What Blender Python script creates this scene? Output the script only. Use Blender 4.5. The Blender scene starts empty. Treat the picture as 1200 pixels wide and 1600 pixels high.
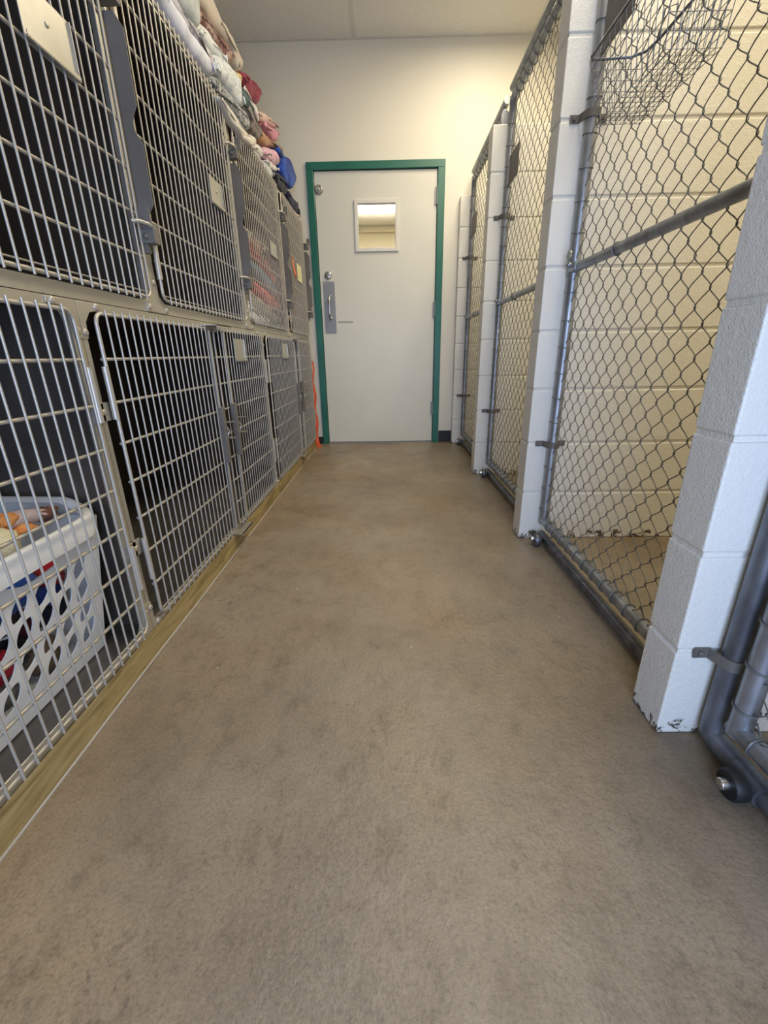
import bpy, bmesh, math, random
import numpy as np
from mathutils import Vector, Matrix, noise
random.seed(7); np.random.seed(7)
PI = math.pi
S = bpy.context.scene
C = S.collection

# ------------------------------------------------------------------ camera
F, PITCH, YAW, ROLL, CAMH = 671.958, math.radians(20.173), math.radians(-0.8944), math.radians(-0.9762), 0.746
_cx, _cf, _cu = Vector((1, 0, 0)), Vector((0, math.cos(PITCH), -math.sin(PITCH))), Vector((0, math.sin(PITCH), math.cos(PITCH)))
_rz = Matrix.Rotation(-YAW, 3, 'Z')
_cx, _cf, _cu = _rz @ _cx, _rz @ _cf, _rz @ _cu
RX = math.cos(ROLL) * _cx + math.sin(ROLL) * _cu
RU = -math.sin(ROLL) * _cx + math.cos(ROLL) * _cu
RF = _cf
cam_d = bpy.data.cameras.new('camera')
cam_d.sensor_fit = 'VERTICAL'; cam_d.sensor_height = 24.0; cam_d.sensor_width = 18.0
cam_d.lens = F / 1600 * 24.0; cam_d.clip_start = 0.01
cam = bpy.data.objects.new('camera', cam_d); C.objects.link(cam)
M3 = Matrix((RX, RU, -RF)).transposed()
cam.matrix_world = Matrix.Translation((0, 0, CAMH)) @ M3.to_4x4()
S.camera = cam

# ------------------------------------------------------------------ light + exposure
S.view_settings.view_transform = 'Standard'
S.view_settings.look = 'None'
S.view_settings.gamma = 1.0
S.view_settings.use_curve_mapping = False
S.view_settings.exposure = 0.0
W = bpy.data.worlds.new('world'); S.world = W; W.use_nodes = True
W.node_tree.nodes['Background'].inputs[0].default_value = (0.75, 0.86, 1.0, 1)
W.node_tree.nodes['Background'].inputs[1].default_value = 0.35

def area(name, loc, size, size_y, energy, color, rot=(0, 0, 0), parent=None, spread=PI):
    d = bpy.data.lights.new(name, 'AREA'); d.shape = 'RECTANGLE'; d.size = size; d.size_y = size_y
    d.energy = energy; d.color = color; d.spread = spread
    o = bpy.data.objects.new(name, d); C.objects.link(o); o.location = loc; o.rotation_euler = rot
    if parent: o.parent = parent
    return o
CEIL = 2.752
WARM = (1.0, 0.87, 0.645)
COOL = (0.47, 0.63, 1.0)
LAMP_POS = [(0.70, 1.095), (0.70, 2.80)]
LAMP_W = [38, 31]
# daylight coming in through the glazed door behind the photographer
area('daylight', (0.05, -0.80, 0.85), 0.85, 1.3, 26, COOL, (math.radians(90), 0, 0), None, math.radians(140))
area('hall_lamp', (-0.1, 5.2, 2.20), 1.6, 0.8, 7, (1.0, 0.94, 0.80), (0, 0, 0))
area('hall_ceiling_fill', (-0.1, 5.4, 1.75), 1.2, 1.2, 140, (1.0, 0.94, 0.80), (PI, 0, 0), None, math.radians(110))  # added fill aimed upward to brighten the hall ceiling, no fixture behind it

# ------------------------------------------------------------------ materials
def nm(name):
    m = bpy.data.materials.new(name); m.use_nodes = True
    return m, m.node_tree, m.node_tree.nodes['Principled BSDF']
def N(t, kind, **kw):
    n = t.nodes.new(kind)
    for k, v in kw.items():
        if k in n.inputs: n.inputs[k].default_value = v
        else: setattr(n, k, v)
    return n
def ramp(t, fac, stops):
    r = t.nodes.new('ShaderNodeValToRGB')
    el = r.color_ramp.elements
    while len(el) > 1: el.remove(el[-1])
    el[0].position, el[0].color = stops[0][0], (*stops[0][1], 1)
    for p, c in stops[1:]:
        e = el.new(p); e.color = (*c, 1)
    t.links.new(fac, r.inputs[0]); return r
def coords(t, scale=(1, 1, 1), kind='Object'):
    tc = t.nodes.new('ShaderNodeTexCoord'); mp = t.nodes.new('ShaderNodeMapping')
    mp.inputs['Scale'].default_value = scale
    t.links.new(tc.outputs[kind], mp.inputs[0]); return mp.outputs[0]
def bump(t, b, height, strength, dist=0.01):
    bn = N(t, 'ShaderNodeBump', Strength=strength, Distance=dist)
    t.links.new(height, bn.inputs['Height']); t.links.new(bn.outputs[0], b.inputs['Normal'])
def noise_tex(t, vec, scale, detail=4, rough=0.55, dist=0.0):
    n = N(t, 'ShaderNodeTexNoise', Scale=scale, Detail=detail, Roughness=rough, Distortion=dist)
    t.links.new(vec, n.inputs['Vector']); return n.outputs['Fac']
def two_tone(name, c1, c2, scale=6, rough=0.5, metal=0.0, bs=0.0, bscale=200, bd=0.002, stretch=(1, 1, 1), lo=.35, hi=.65, spec=None):
    m, t, b = nm(name)
    v = coords(t, stretch)
    r = ramp(t, noise_tex(t, v, scale), [(lo, c1), (hi, c2)])
    t.links.new(r.outputs[0], b.inputs['Base Color'])
    b.inputs['Roughness'].default_value = rough; b.inputs['Metallic'].default_value = metal
    if spec is not None: b.inputs['Specular IOR Level'].default_value = spec
    if bs: bump(t, b, noise_tex(t, coords(t), bscale, 3), bs, bd)
    return m
def plain(name, c, rough=0.5, metal=0.0):
    m, t, b = nm(name); b.inputs['Base Color'].default_value = (*c, 1)
    b.inputs['Roughness'].default_value = rough; b.inputs['Metallic'].default_value = metal
    return m
def mix_color(t, fac, a, b_):
    mx = t.nodes.new('ShaderNodeMix'); mx.data_type = 'RGBA'
    if hasattr(fac, 'is_linked') or hasattr(fac, 'links'): t.links.new(fac, mx.inputs[0])
    else: mx.inputs[0].default_value = fac
    for v, i in ((a, 6), (b_, 7)):
        if isinstance(v, tuple): mx.inputs[i].default_value = (*v, 1)
        else: t.links.new(v, mx.inputs[i])
    return mx.outputs[2]

MT = {}
MT['steel'] = two_tone('brushed stainless steel', (.47, .44, .365), (.57, .535, .45), 9, .42, .7, .05, 300, .001, (1, .15, 1))
MT['wire'] = plain('bright stainless wire', (.47, .435, .365), .42, .45)
MT['steel_dark'] = two_tone('dull grey plated steel', (.130, .116, .098), (.172, .155, .132), 7, .55, .2)
MT['cage_in'] = two_tone('shade-darkened cage steel', (.066, .052, .038), (.090, .073, .055), 3, .34, .35)  # stainless interior; the shade inside the deep box is put into this dark colour
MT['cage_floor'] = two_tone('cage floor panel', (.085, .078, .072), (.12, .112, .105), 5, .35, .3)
MT['galv'] = two_tone('galvanised pipe', (.25, .265, .285), (.40, .42, .44), 30, .42, .75, .05, 90, .002, (1, 1, .4))
MT['galv_dark'] = two_tone('weathered galvanised pipe', (.10, .105, .115), (.21, .22, .24), 24, .45, .7, .05, 90, .002, (1, 1, .35))
MT['link'] = two_tone('galvanised mesh wire', (.15, .148, .135), (.24, .238, .225), 15, .48, .6)
MT['plate'] = two_tone('satin plate', (.42, .40, .34), (.49, .47, .41), 12, .4, .6)
MT['door'] = two_tone('painted door', (.69, .665, .595), (.74, .715, .645), 3, .42)
MT['green'] = two_tone('green gloss paint', (.012, .120, .082), (.016, .145, .10), 5, .35)
MT['glass'] = None
MT['black'] = plain('black rubber', (.012, .013, .013), .55)
MT['chrome'] = plain('chrome', (.62, .61, .58), .22, .95)
MT['alum'] = plain('aluminium plate', (.27, .27, .265), .5, .6)
MT['plastic'] = two_tone('white plastic', (.74, .75, .73), (.79, .80, .78), 4, .38)
MT['orange'] = plain('orange strap', (.80, .10, .025), .6)

def mk_glass():
    m, t, b = nm('window glass'); out = t.nodes['Material Output']
    tr = t.nodes.new('ShaderNodeBsdfTransparent'); gl = t.nodes.new('ShaderNodeBsdfGlossy'); gl.inputs['Roughness'].default_value = .03
    fr = t.nodes.new('ShaderNodeFresnel'); mx = t.nodes.new('ShaderNodeMixShader')
    t.links.new(fr.outputs[0], mx.inputs[0]); t.links.new(tr.outputs[0], mx.inputs[1]); t.links.new(gl.outputs[0], mx.inputs[2])
    t.links.new(mx.outputs[0], out.inputs[0]); t.nodes.remove(b); return m
MT['glass'] = mk_glass()

def mk_floor():
    m, t, b = nm('sealed concrete')
    v = coords(t); vs = coords(t, (1.0, .75, 1))
    big = ramp(t, noise_tex(t, v, 2.2, 5, .6, .2), [(.28, (.178, .138, .092)), (.50, (.242, .192, .132)), (.74, (.305, .248, .178))])
    mid = ramp(t, noise_tex(t, vs, 16, 7, .72, .2), [(.30, (.62, .60, .58)), (.47, (.96, .96, .96)), (.7, (1.10, 1.10, 1.08))])
    hue = ramp(t, noise_tex(t, v, 1.3, 4, .6), [(.36, (.94, .98, 1.06)), (.50, (1, 1, 1)), (.64, (1.06, .99, .86))])
    mh = t.nodes.new('ShaderNodeMix'); mh.data_type = 'RGBA'; mh.blend_type = 'MULTIPLY'; mh.inputs[0].default_value = 1
    t.links.new(big.outputs[0], mh.inputs[6]); t.links.new(hue.outputs[0], mh.inputs[7])
    mu = t.nodes.new('ShaderNodeMix'); mu.data_type = 'RGBA'; mu.blend_type = 'MULTIPLY'; mu.inputs[0].default_value = .8
    t.links.new(mh.outputs[2], mu.inputs[6]); t.links.new(mid.outputs[0], mu.inputs[7])
    fine = ramp(t, noise_tex(t, v, 170, 4, .8), [(.34, (.52, .50, .47)), (.50, (1, 1, 1)), (.68, (1.22, 1.21, 1.18))])
    mu2 = t.nodes.new('ShaderNodeMix'); mu2.data_type = 'RGBA'; mu2.blend_type = 'MULTIPLY'; mu2.inputs[0].default_value = .60
    t.links.new(mu.outputs[2], mu2.inputs[6]); t.links.new(fine.outputs[0], mu2.inputs[7])
    # worn dark specks and scuffs, thicker in the middle of the aisle
    sc = ramp(t, noise_tex(t, coords(t, (1, .8, 1)), 55, 6, .78, .25), [(.53, (0, 0, 0)), (.64, (1, 1, 1))])
    zone = ramp(t, noise_tex(t, v, 2.6, 4, .65), [(.44, (.10, .10, .10)), (.60, (1, 1, 1))])
    ml = t.nodes.new('ShaderNodeMath'); ml.operation = 'MULTIPLY'
    t.links.new(sc.outputs[0], ml.inputs[0]); t.links.new(zone.outputs[0], ml.inputs[1])
    ml2 = t.nodes.new('ShaderNodeMath'); ml2.operation = 'MULTIPLY'; ml2.inputs[1].default_value = .62
    t.links.new(ml.outputs[0], ml2.inputs[0])
    col = mix_color(t, ml2.outputs[0], mu2.outputs[2], (.095, .078, .058))
    # pale flecks
    vo = N(t, 'ShaderNodeTexVoronoi', Scale=16); t.links.new(v, vo.inputs['Vector'])
    fl = ramp(t, vo.outputs['Distance'], [(.035, (1, 1, 1)), (.05, (0, 0, 0))])
    pk = N(t, 'ShaderNodeMath', operation='GREATER_THAN'); pk.inputs[1].default_value = .80
    sepc = t.nodes.new('ShaderNodeSeparateColor'); t.links.new(vo.outputs['Color'], sepc.inputs[0]); t.links.new(sepc.outputs[0], pk.inputs[0])
    ml3 = N(t, 'ShaderNodeMath', operation='MULTIPLY'); t.links.new(fl.outputs[0], ml3.inputs[0]); t.links.new(pk.outputs[0], ml3.inputs[1])
    col = mix_color(t, ml3.outputs[0], col, (.50, .46, .39))
    t.links.new(col, b.inputs['Base Color'])
    rr = ramp(t, noise_tex(t, v, 5, 4), [(.3, (.30,) * 3), (.7, (.46,) * 3)])
    t.links.new(rr.outputs[0], b.inputs['Roughness'])
    ad = N(t, 'ShaderNodeMath', operation='ADD'); t.links.new(noise_tex(t, v, 60, 5, .7), ad.inputs[0]); t.links.new(noise_tex(t, vs, 14, 3), ad.inputs[1])
    bump(t, b, ad.outputs[0], .50, .004)
    return m
MT['floor'] = mk_floor()

def mk_block():
    m, t, b = nm('painted concrete block')
    v = coords(t)
    r = ramp(t, noise_tex(t, v, 3, 3), [(.3, (.765, .735, .640)), (.7, (.80, .772, .680))])
    ch = ramp(t, noise_tex(t, v, 34, 5, .7, .5), [(.775, (0, 0, 0)), (.79, (1, 1, 1))])
    sx = t.nodes.new('ShaderNodeSeparateXYZ'); t.links.new(v, sx.inputs[0])
    lo_ = N(t, 'ShaderNodeMapRange'); lo_.inputs[1].default_value = .075; lo_.inputs[2].default_value = .0; t.links.new(sx.outputs[2], lo_.inputs[0])
    nb = ramp(t, noise_tex(t, v, 26, 5, .7, .4), [(.40, (0, 0, 0)), (.62, (1, 1, 1))])
    pr = N(t, 'ShaderNodeMath', operation='MULTIPLY'); t.links.new(lo_.outputs[0], pr.inputs[0]); t.links.new(nb.outputs[0], pr.inputs[1])
    pk = ramp(t, pr.outputs[0], [(.46, (0, 0, 0)), (.56, (1, 1, 1))])
    mxx = N(t, 'ShaderNodeMath', operation='MAXIMUM'); t.links.new(pk.outputs[0], mxx.inputs[0]); t.links.new(ch.outputs[0], mxx.inputs[1])
    t.links.new(mix_color(t, mxx.outputs[0], r.outputs[0], (.10, .08, .06)), b.inputs['Base Color'])
    b.inputs['Roughness'].default_value = .42
    ad = N(t, 'ShaderNodeMath', operation='ADD'); t.links.new(noise_tex(t, v, 280, 2, .6), ad.inputs[0]); t.links.new(noise_tex(t, v, 80, 3), ad.inputs[1])
    bump(t, b, ad.outputs[0], .50, .0026)
    return m
MT['block'] = mk_block()
def mk_wood():
    m, t, b = nm('treated lumber')
    v = coords(t, (6, .7, 6))
    r = ramp(t, noise_tex(t, v, 5, 5, .6, 1.4), [(.30, (.17, .120, .040)), (.5, (.31, .228, .090)), (.72, (.42, .325, .150))])
    t.links.new(r.outputs[0], b.inputs['Base Color']); b.inputs['Roughness'].default_value = .6
    bump(t, b, noise_tex(t, v, 20, 3), .2, .002); return m
MT['wood'] = mk_wood()
MT['wall'] = two_tone('cream wall paint', (.745, .705, .590), (.77, .73, .615), 2, .55, 0, .12, 160, .001)
MT['kwall'] = MT['block']
MT['hall'] = plain('beige hall paint', (.62, .56, .40), .6)
MT['hallc'] = plain('white hall ceiling', (.86, .84, .76), .7)
def mk_tile():
    m, t, b = nm('fissured ceiling tile')
    v = coords(t)
    r = ramp(t, noise_tex(t, v, 110, 4, .7), [(.30, (.62, .60, .55)), (.42, (.80, .78, .72)), (.8, (.84, .82, .76))])
    t.links.new(r.outputs[0], b.inputs['Base Color']); b.inputs['Roughness'].default_value = .85
    bump(t, b, noise_tex(t, v, 110, 4, .7), .3, .003); return m
MT['tile'] = mk_tile()
MT['tbar'] = plain('white ceiling grid', (.70, .68, .62), .5)

def cloth(name, c1, c2, scale=14, dist=0.0, lo=.42, hi=.58, fuzz=.35):
    m, t, b = nm(name)
    v = coords(t)
    r = ramp(t, noise_tex(t, v, scale, 4, .6, dist), [(lo, c1), (hi, c2)])
    t.links.new(r.outputs[0], b.inputs['Base Color'])
    b.inputs['Roughness'].default_value = .92; b.inputs['Specular IOR Level'].default_value = .15
    b.inputs['Sheen Weight'].default_value = .15
    bump(t, b, noise_tex(t, v, 90, 4, .7), fuzz, .004); return m

# ------------------------------------------------------------------ mesh helpers
class MB:
    def __init__(s): s.v = []; s.f = []; s.n = 0; s.wn = False
    def add(s, vs, fs):
        o = s.n; s.v.extend([tuple(map(float, p)) for p in vs]); s.n += len(vs)
        s.f.extend([tuple(i + o for i in f) for f in fs]); return s
    def box(s, x0, x1, y0, y1, z0, z1):
        v = [(x, y, z) for x in (x0, x1) for y in (y0, y1) for z in (z0, z1)]
        return s.add(v, [(0, 1, 3, 2), (4, 6, 7, 5), (0, 4, 5, 1), (2, 3, 7, 6), (0, 2, 6, 4), (1, 5, 7, 3)])
    def bbox(s, x0, x1, y0, y1, z0, z1, bev=.003, seg=2):
        s.wn = True
        bm = bmesh.new()
        bmesh.ops.create_cube(bm, size=1)
        for q in bm.verts:
            q.co = Vector(((x0 + x1) / 2 + q.co.x * (x1 - x0), (y0 + y1) / 2 + q.co.y * (y1 - y0), (z0 + z1) / 2 + q.co.z * (z1 - z0)))
        bmesh.ops.bevel(bm, geom=bm.edges[:], offset=bev, segments=seg, affect='EDGES', profile=.5)
        bm.verts.index_update()
        s.add([q.co for q in bm.verts], [[q.index for q in f.verts] for f in bm.faces]); bm.free(); return s
    def tube(s, pts, r, seg=8, closed=False, caps=True):
        P = np.asarray(pts, float); n = len(P)
        if closed: T = np.roll(P, -1, 0) - np.roll(P, 1, 0)
        else:
            T = np.empty_like(P); T[1:-1] = P[2:] - P[:-2]; T[0] = P[1] - P[0]; T[-1] = P[-1] - P[-2]
        T /= np.linalg.norm(T, axis=1)[:, None] + 1e-12
        a = np.array([0, 0, 1.]) if abs(T[0][2]) < .9 else np.array([1., 0, 0])
        U = np.empty_like(P); u = a - T[0] * (a @ T[0]); u /= np.linalg.norm(u); U[0] = u
        for i in range(1, n):
            u = u - T[i] * (u @ T[i]); u /= np.linalg.norm(u) + 1e-12; U[i] = u
        V = np.cross(T, U)
        rr = np.broadcast_to(np.asarray(r, float), (n,))
        th = np.arange(seg) * 2 * PI / seg
        vs = (P[:, None, :] + rr[:, None, None] * (np.cos(th)[None, :, None] * U[:, None, :] + np.sin(th)[None, :, None] * V[:, None, :])).reshape(-1, 3)
        fs = []; m = n if closed else n - 1
        for i in range(m):
            j = (i + 1) % n
            for k in range(seg):
                l = (k + 1) % seg
                fs.append((i * seg + k, i * seg + l, j * seg + l, j * seg + k))
        if caps and not closed:
            fs.append(tuple(range(seg))[::-1]); fs.append(tuple((n - 1) * seg + k for k in range(seg)))
        return s.add(vs, fs)
    def prism(s, poly, a0, a1, axis):
        # poly: list of 2-D points in the plane normal to axis ('x': (y,z) / 'y': (x,z) / 'z': (x,y))
        def mk(p, a): return {'x': (a, p[0], p[1]), 'y': (p[0], a, p[1]), 'z': (p[0], p[1], a)}[axis]
        n = len(poly); vs = [mk(p, a0) for p in poly] + [mk(p, a1) for p in poly]
        fs = [tuple(range(n))[::-1], tuple(range(n, 2 * n))] + [(i, (i + 1) % n, n + (i + 1) % n, n + i) for i in range(n)]
        return s.add(vs, fs)
    def lathe(s, prof, seg=20, origin=(0, 0, 0), axis='z'):
        vs = []; n = len(prof)
        for k in range(seg):
            t = 2 * PI * k / seg
            for r, h in prof:
                p = (r * math.cos(t), r * math.sin(t), h)
                p = {'z': p, 'x': (p[2], p[0], p[1]), 'y': (p[0], p[2], p[1])}[axis]
                vs.append((origin[0] + p[0], origin[1] + p[1], origin[2] + p[2]))
        fs = []
        for k in range(seg):
            l = (k + 1) % seg
            for i in range(n - 1): fs.append((k * n + i, l * n + i, l * n + i + 1, k * n + i + 1))
        fs.append(tuple(k * n for k in range(seg))); fs.append(tuple(k * n + n - 1 for k in range(seg)))
        return s.add(vs, fs)
    def build(s, name, mat, parent=None, smooth=True, loc=None, bevel=0, fixn=True, angle=50):
        me = bpy.data.meshes.new(name); me.from_pydata(s.v, [], s.f); me.update()
        if fixn:
            bm = bmesh.new(); bm.from_mesh(me); bmesh.ops.recalc_face_normals(bm, faces=bm.faces[:]); bm.to_mesh(me); bm.free()
        if mat: me.materials.append(mat)
        if smooth:
            for p in me.polygons: p.use_smooth = True
            try: me.set_sharp_from_angle(angle=math.radians(angle))
            except Exception: pass
        o = bpy.data.objects.new(name, me); C.objects.link(o)
        if parent: o.parent = parent
        if loc: o.location = loc
        if s.wn and smooth:
            w_ = o.modifiers.new('weighted_normal', 'WEIGHTED_NORMAL'); w_.keep_sharp = True; w_.weight = 100
        if bevel:
            b = o.modifiers.new('bevel', 'BEVEL'); b.width = bevel; b.segments = 2; b.limit_method = 'ANGLE'
        return o
    def at(s, dx, dy, dz):
        s.v = [(a - dx, b - dy, c - dz) for a, b, c in s.v]; return s
def tag(o, label=None, cat=None, group=None, kind=None):
    if label: o['label'] = label
    if cat: o['category'] = cat
    if group: o['group'] = group
    if kind: o['kind'] = kind
    return o
def empty(name, loc, label=None, cat=None, group=None):
    o = bpy.data.objects.new(name, None); C.objects.link(o); o.location = loc; o.empty_display_size = .05
    bpy.context.view_layer.update()
    return tag(o, label, cat, group)
def kid(mb, name, mat, parent, **kw):
    # parts are written in world coordinates and brought into the parent's frame
    w = Vector((0, 0, 0)); p = parent
    while p: w += p.location; p = p.parent
    mb.at(*w)
    return mb.build(name, mat, parent, **kw)
def struct(mb, name, mat, parent=None, **kw):
    o = mb.build(name, mat, parent, **kw)
    if not parent: o['kind'] = 'structure'
    return o
def rrect(y0, y1, z0, z1, r, k=5):
    pts = []
    for cy, cz, a0 in ((y1 - r, z1 - r, 0), (y0 + r, z1 - r, PI / 2), (y0 + r, z0 + r, PI), (y1 - r, z0 + r, 1.5 * PI)):
        for i in range(k + 1):
            a = a0 + i * PI / 2 / k; pts.append((cy + r * math.cos(a), cz + r * math.sin(a)))
    return pts
def px_on_x(x, y, X):
    d = RF + RX * ((x - 600) / F) + RU * ((800 - y) / F); t = X / d.x
    return d.y * t, CAMH + d.z * t

# ------------------------------------------------------------------ the room
YB = 3.84           # face of the back wall
XL, XR, YR = -1.38, 1.95, -0.88
MB_ = MB
struct(MB().box(XL - .1, XR + .1, YR - .3, 7.3, -.08, 0), 'floor', MT['floor'], smooth=False)
c = struct(MB().box(XL - .1, XR + .1, YR - .1, YB + .12, CEIL, CEIL + .06), 'ceiling', MT['tile'], smooth=False)
tb = MB()
for X in (-.205 - 1.21, -.205, 1.005):
    tb.box(X - .012, X + .012, YR, YB, CEIL - .004, CEIL + .002)
for k in range(0, 11):
    y = YB - .012 - k * .61
    if y > YR: tb.box(XL, XR, y - .0115, y + .0115, CEIL - .0035, CEIL + .002)
tag(kid(tb, 'ceiling_grid', MT['tbar'], c, smooth=False))
struct(MB().box(XL - .1, XL, YR - .1, YB + .12, 0, CEIL), 'wall_left', MT['wall'], smooth=False)
DX0, DX1, DZ = -.540, .380, 2.022       # door leaf opening
w = MB(); w.box(XL, DX0, YB, YB + .12, 0, CEIL); w.box(DX1, XR + .1, YB, YB + .12, 0, CEIL); w.box(DX0, DX1, YB, YB + .12, DZ, CEIL)
struct(w, 'wall_back', MT['wall'], smooth=False)
# wall behind the photographer with a glazed doorway
w = MB(); w.box(XL, -.42, YR - .1, YR, 0, CEIL); w.box(.52, XR, YR - .1, YR, 0, CEIL); w.box(-.42, .52, YR - .1, YR, 1.6, CEIL)
struct(w, 'wall_rear', MT['wall'], smooth=False)
# kennel rear wall, painted block courses
H = .2032
def block_wall(mb, x0, x1, y0, y1, zc, run, ends=(True, True)):
    """courses of painted block: a core slab and one eased-edge block per unit"""
    core = .004
    if run == 'x': mb.box(x0 + core, x1, y0 + core, y1 - core, 0, zc * H - core)
    else: mb.box(x0 + core, x1, y0, y1, 0, zc * H - core)
    for k in range(zc):
        z0, z1 = k * H + (.0045 if k else 0), (k + 1) * H - .0045
        if k == zc - 1: z1 += .0045
        if run == 'x':
            cuts = [x0]; a = x0 + (.855 if k % 2 else 1.06)
            while a < x1 - .05: cuts.append(a); a += .4064
            cuts.append(x1)
            for i in range(len(cuts) - 1):
                mb.bbox(cuts[i] + (.0003 if i else 0), cuts[i + 1] - .0003, y0, y1, z0, z1, .0045, 2)
        else:
            mb.bbox(x0, x1, y0, y1, z0, z1, .0045, 2)
    return mb
struct(block_wall(MB(), XR, XR + .1, YR, YB, 13, 'y'), 'wall_right', MT['block'], angle=60)
bb = MB(); bb.bbox(.436, .548, YB - .008, YB, 0, .10, .002)
struct(bb, 'baseboard_back', MT['black'])
bb = MB(); bb.bbox(XL + .6, -.592, YB - .008, YB, 0, .06, .002)
struct(bb, 'baseboard_back_left', MT['black'])
# room beyond the door window
w = MB(); w.box(-3, 3, 7.1, 7.2, 0, 2.44); w.box(-3.1, -3, YB + .12, 7.2, 0, 2.44); w.box(3, 3.1, YB + .12, 7.2, 0, 2.44)
w.box(-3, 3, 7.04, 7.1, 2.36, 2.44)
struct(w, 'wall_hall', MT['hall'], smooth=False)
struct(MB().box(-3.1, 3.1, YB + .12, 7.2, 2.44, 2.5), 'ceiling_hall', MT['hallc'], smooth=False)

# ------------------------------------------------------------------ ceiling lights (recessed troffers)
for i, (lx, ly) in enumerate(LAMP_POS):
    t = empty('ceiling_light', (lx, ly, CEIL - .03), ['recessed fluorescent ceiling panel above the yellow-walled run', 'recessed fluorescent ceiling panel just before the back wall'][i], 'light', None)
    fr = MB(); fr.box(lx - .28, lx + .28, ly - .605, ly - .575, CEIL - .03, CEIL - .004).box(lx - .28, lx + .28, ly + .575, ly + .605, CEIL - .03, CEIL - .004)
    fr.box(lx - .28, lx - .255, ly - .575, ly + .575, CEIL - .03, CEIL - .004).box(lx + .255, lx + .28, ly - .575, ly + .575, CEIL - .03, CEIL - .004)
    kid(fr, 'light_frame', MT['tbar'], t, smooth=False)
    area('lamp', (0, 0, .012), .50, 1.14, LAMP_W[i], WARM, (0, 0, 0), t)

# ------------------------------------------------------------------ back door
door = MB(); WX0, WX1, WZ0, WZ1 = -.222, .066, 1.518, 1.813
for a in ((DX0 + .004, WX0, .012, DZ - .004), (WX1, DX1 - .004, .012, DZ - .004)): door.box(a[0], a[1], YB + .002, YB + .046, a[2], a[3])
door.box(WX0, WX1, YB + .002, YB + .046, .012, WZ0); door.box(WX0, WX1, YB + .002, YB + .046, WZ1, DZ - .004)
def mk_door():
    m, t, b = nm('scuffed door paint')
    v = coords(t)
    base = ramp(t, noise_tex(t, v, 3, 3), [(.3, (.655, .64, .55)), (.7, (.69, .675, .585))])
    sx = t.nodes.new('ShaderNodeSeparateXYZ'); t.links.new(v, sx.inputs[0])
    # scratches by the handle side, low down
    zx = N(t, 'ShaderNodeMapRange'); zx.inputs[1].default_value = -.38; zx.inputs[2].default_value = -.53; t.links.new(sx.outputs[0], zx.inputs[0])
    zz = N(t, 'ShaderNodeMapRange'); zz.inputs[1].default_value = .95; zz.inputs[2].default_value = .6; t.links.new(sx.outputs[2], zz.inputs[0])
    sn = ramp(t, noise_tex(t, coords(t, (60, 1, 9)), 3, 5, .7, 1.5), [(.60, (0, 0, 0)), (.68, (1, 1, 1))])
    m1 = N(t, 'ShaderNodeMath', operation='MULTIPLY'); t.links.new(zx.outputs[0], m1.inputs[0]); t.links.new(zz.outputs[0], m1.inputs[1])
    m2 = N(t, 'ShaderNodeMath', operation='MULTIPLY'); t.links.new(m1.outputs[0], m2.inputs[0]); t.links.new(sn.outputs[0], m2.inputs[1])
    t.links.new(mix_color(t, m2.outputs[0], base.outputs[0], (.38, .26, .19)), b.inputs['Base Color'])
    b.inputs['Roughness'].default_value = .4; return m
door_o = struct(door, 'door_1', mk_door(), smooth=False)
fr = MB()
for (x0, x1, z0, z1) in ((DX0 - .050, DX0, 0, DZ), (DX1, DX1 + .052, 0, DZ), (DX0 - .050, DX1 + .052, DZ, DZ + .048)):
    fr.box(x0, x1, YB - .022, YB + .10, z0, z1)
kid(fr, 'door_frame', MT['green'], door_o, bevel=.003, smooth=False)
wf = MB(); e = .024
for (x0, x1, z0, z1) in ((WX0 - e, WX0 + .003, WZ0 - e, WZ1 + e), (WX1 - .003, WX1 + e, WZ0 - e, WZ1 + e), (WX0, WX1, WZ0 - e, WZ0 + .003), (WX0, WX1, WZ1 - .003, WZ1 + e)):
    wf.box(x0, x1, YB - .012, YB + .03, z0, z1)
wfo = kid(wf, 'window_frame', MT['door'], door_o, bevel=.003, smooth=False)
gl = MB(); gl.box(WX0, WX1, YB + .020, YB + .024, WZ0, WZ1); kid(gl, 'pane', MT['glass'], wfo, smooth=False)
pp = MB(); pp.bbox(-.514, -.424, YB - .003, YB + .002, .915, 1.292, .0012)
ppo = kid(pp, 'pull_plate', MT['alum'], door_o)
for x in (-.504, -.434):
    for z in (.93, 1.05, 1.16, 1.277): kid(MB().lathe([(.004, 0), (.004, -.001), (.002, -.002)], 10, (x, YB - .003, z), 'y'), 'screw', MT['chrome'], ppo)
hd = MB(); hd.tube([(-.466, YB - .002, 1.185), (-.467, YB - .028, 1.184), (-.468, YB - .042, 1.172), (-.469, YB - .044, 1.15), (-.469, YB - .044, 1.06), (-.468, YB - .042, 1.035), (-.467, YB - .028, 1.024), (-.466, YB - .002, 1.023)], .008, 10)
hd.lathe([(.013, 0), (.012, -.004), (.008, -.006)], 14, (-.466, YB - .003, 1.185), 'y').lathe([(.013, 0), (.012, -.004), (.008, -.006)], 14, (-.466, YB - .003, 1.023), 'y')
tag(kid(hd, 'pull_handle', MT['chrome'], door_o), 'chrome bow handle')
db = MB(); db.lathe([(.029, 0), (.029, -.005), (.025, -.012), (.016, -.014)], 24, (-.470, YB + .001, 1.337), 'y'); db.bbox(-.474, -.466, YB - .022, YB - .010, 1.322, 1.352, .002)
tag(kid(db, 'deadbolt', MT['chrome'], door_o), 'round chrome deadbolt')
vb = MB(); vb.lathe([(.032, 0), (.032, -.008), (.027, -.016), (.021, -.018), (.020, -.012), (.012, -.011), (.010, -.020), (.004, -.022)], 24, (-.505, YB + .001, 1.905), 'y')
tag(kid(vb, 'round_bumper', MT['plate'], door_o), 'round metal door bumper')
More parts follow.
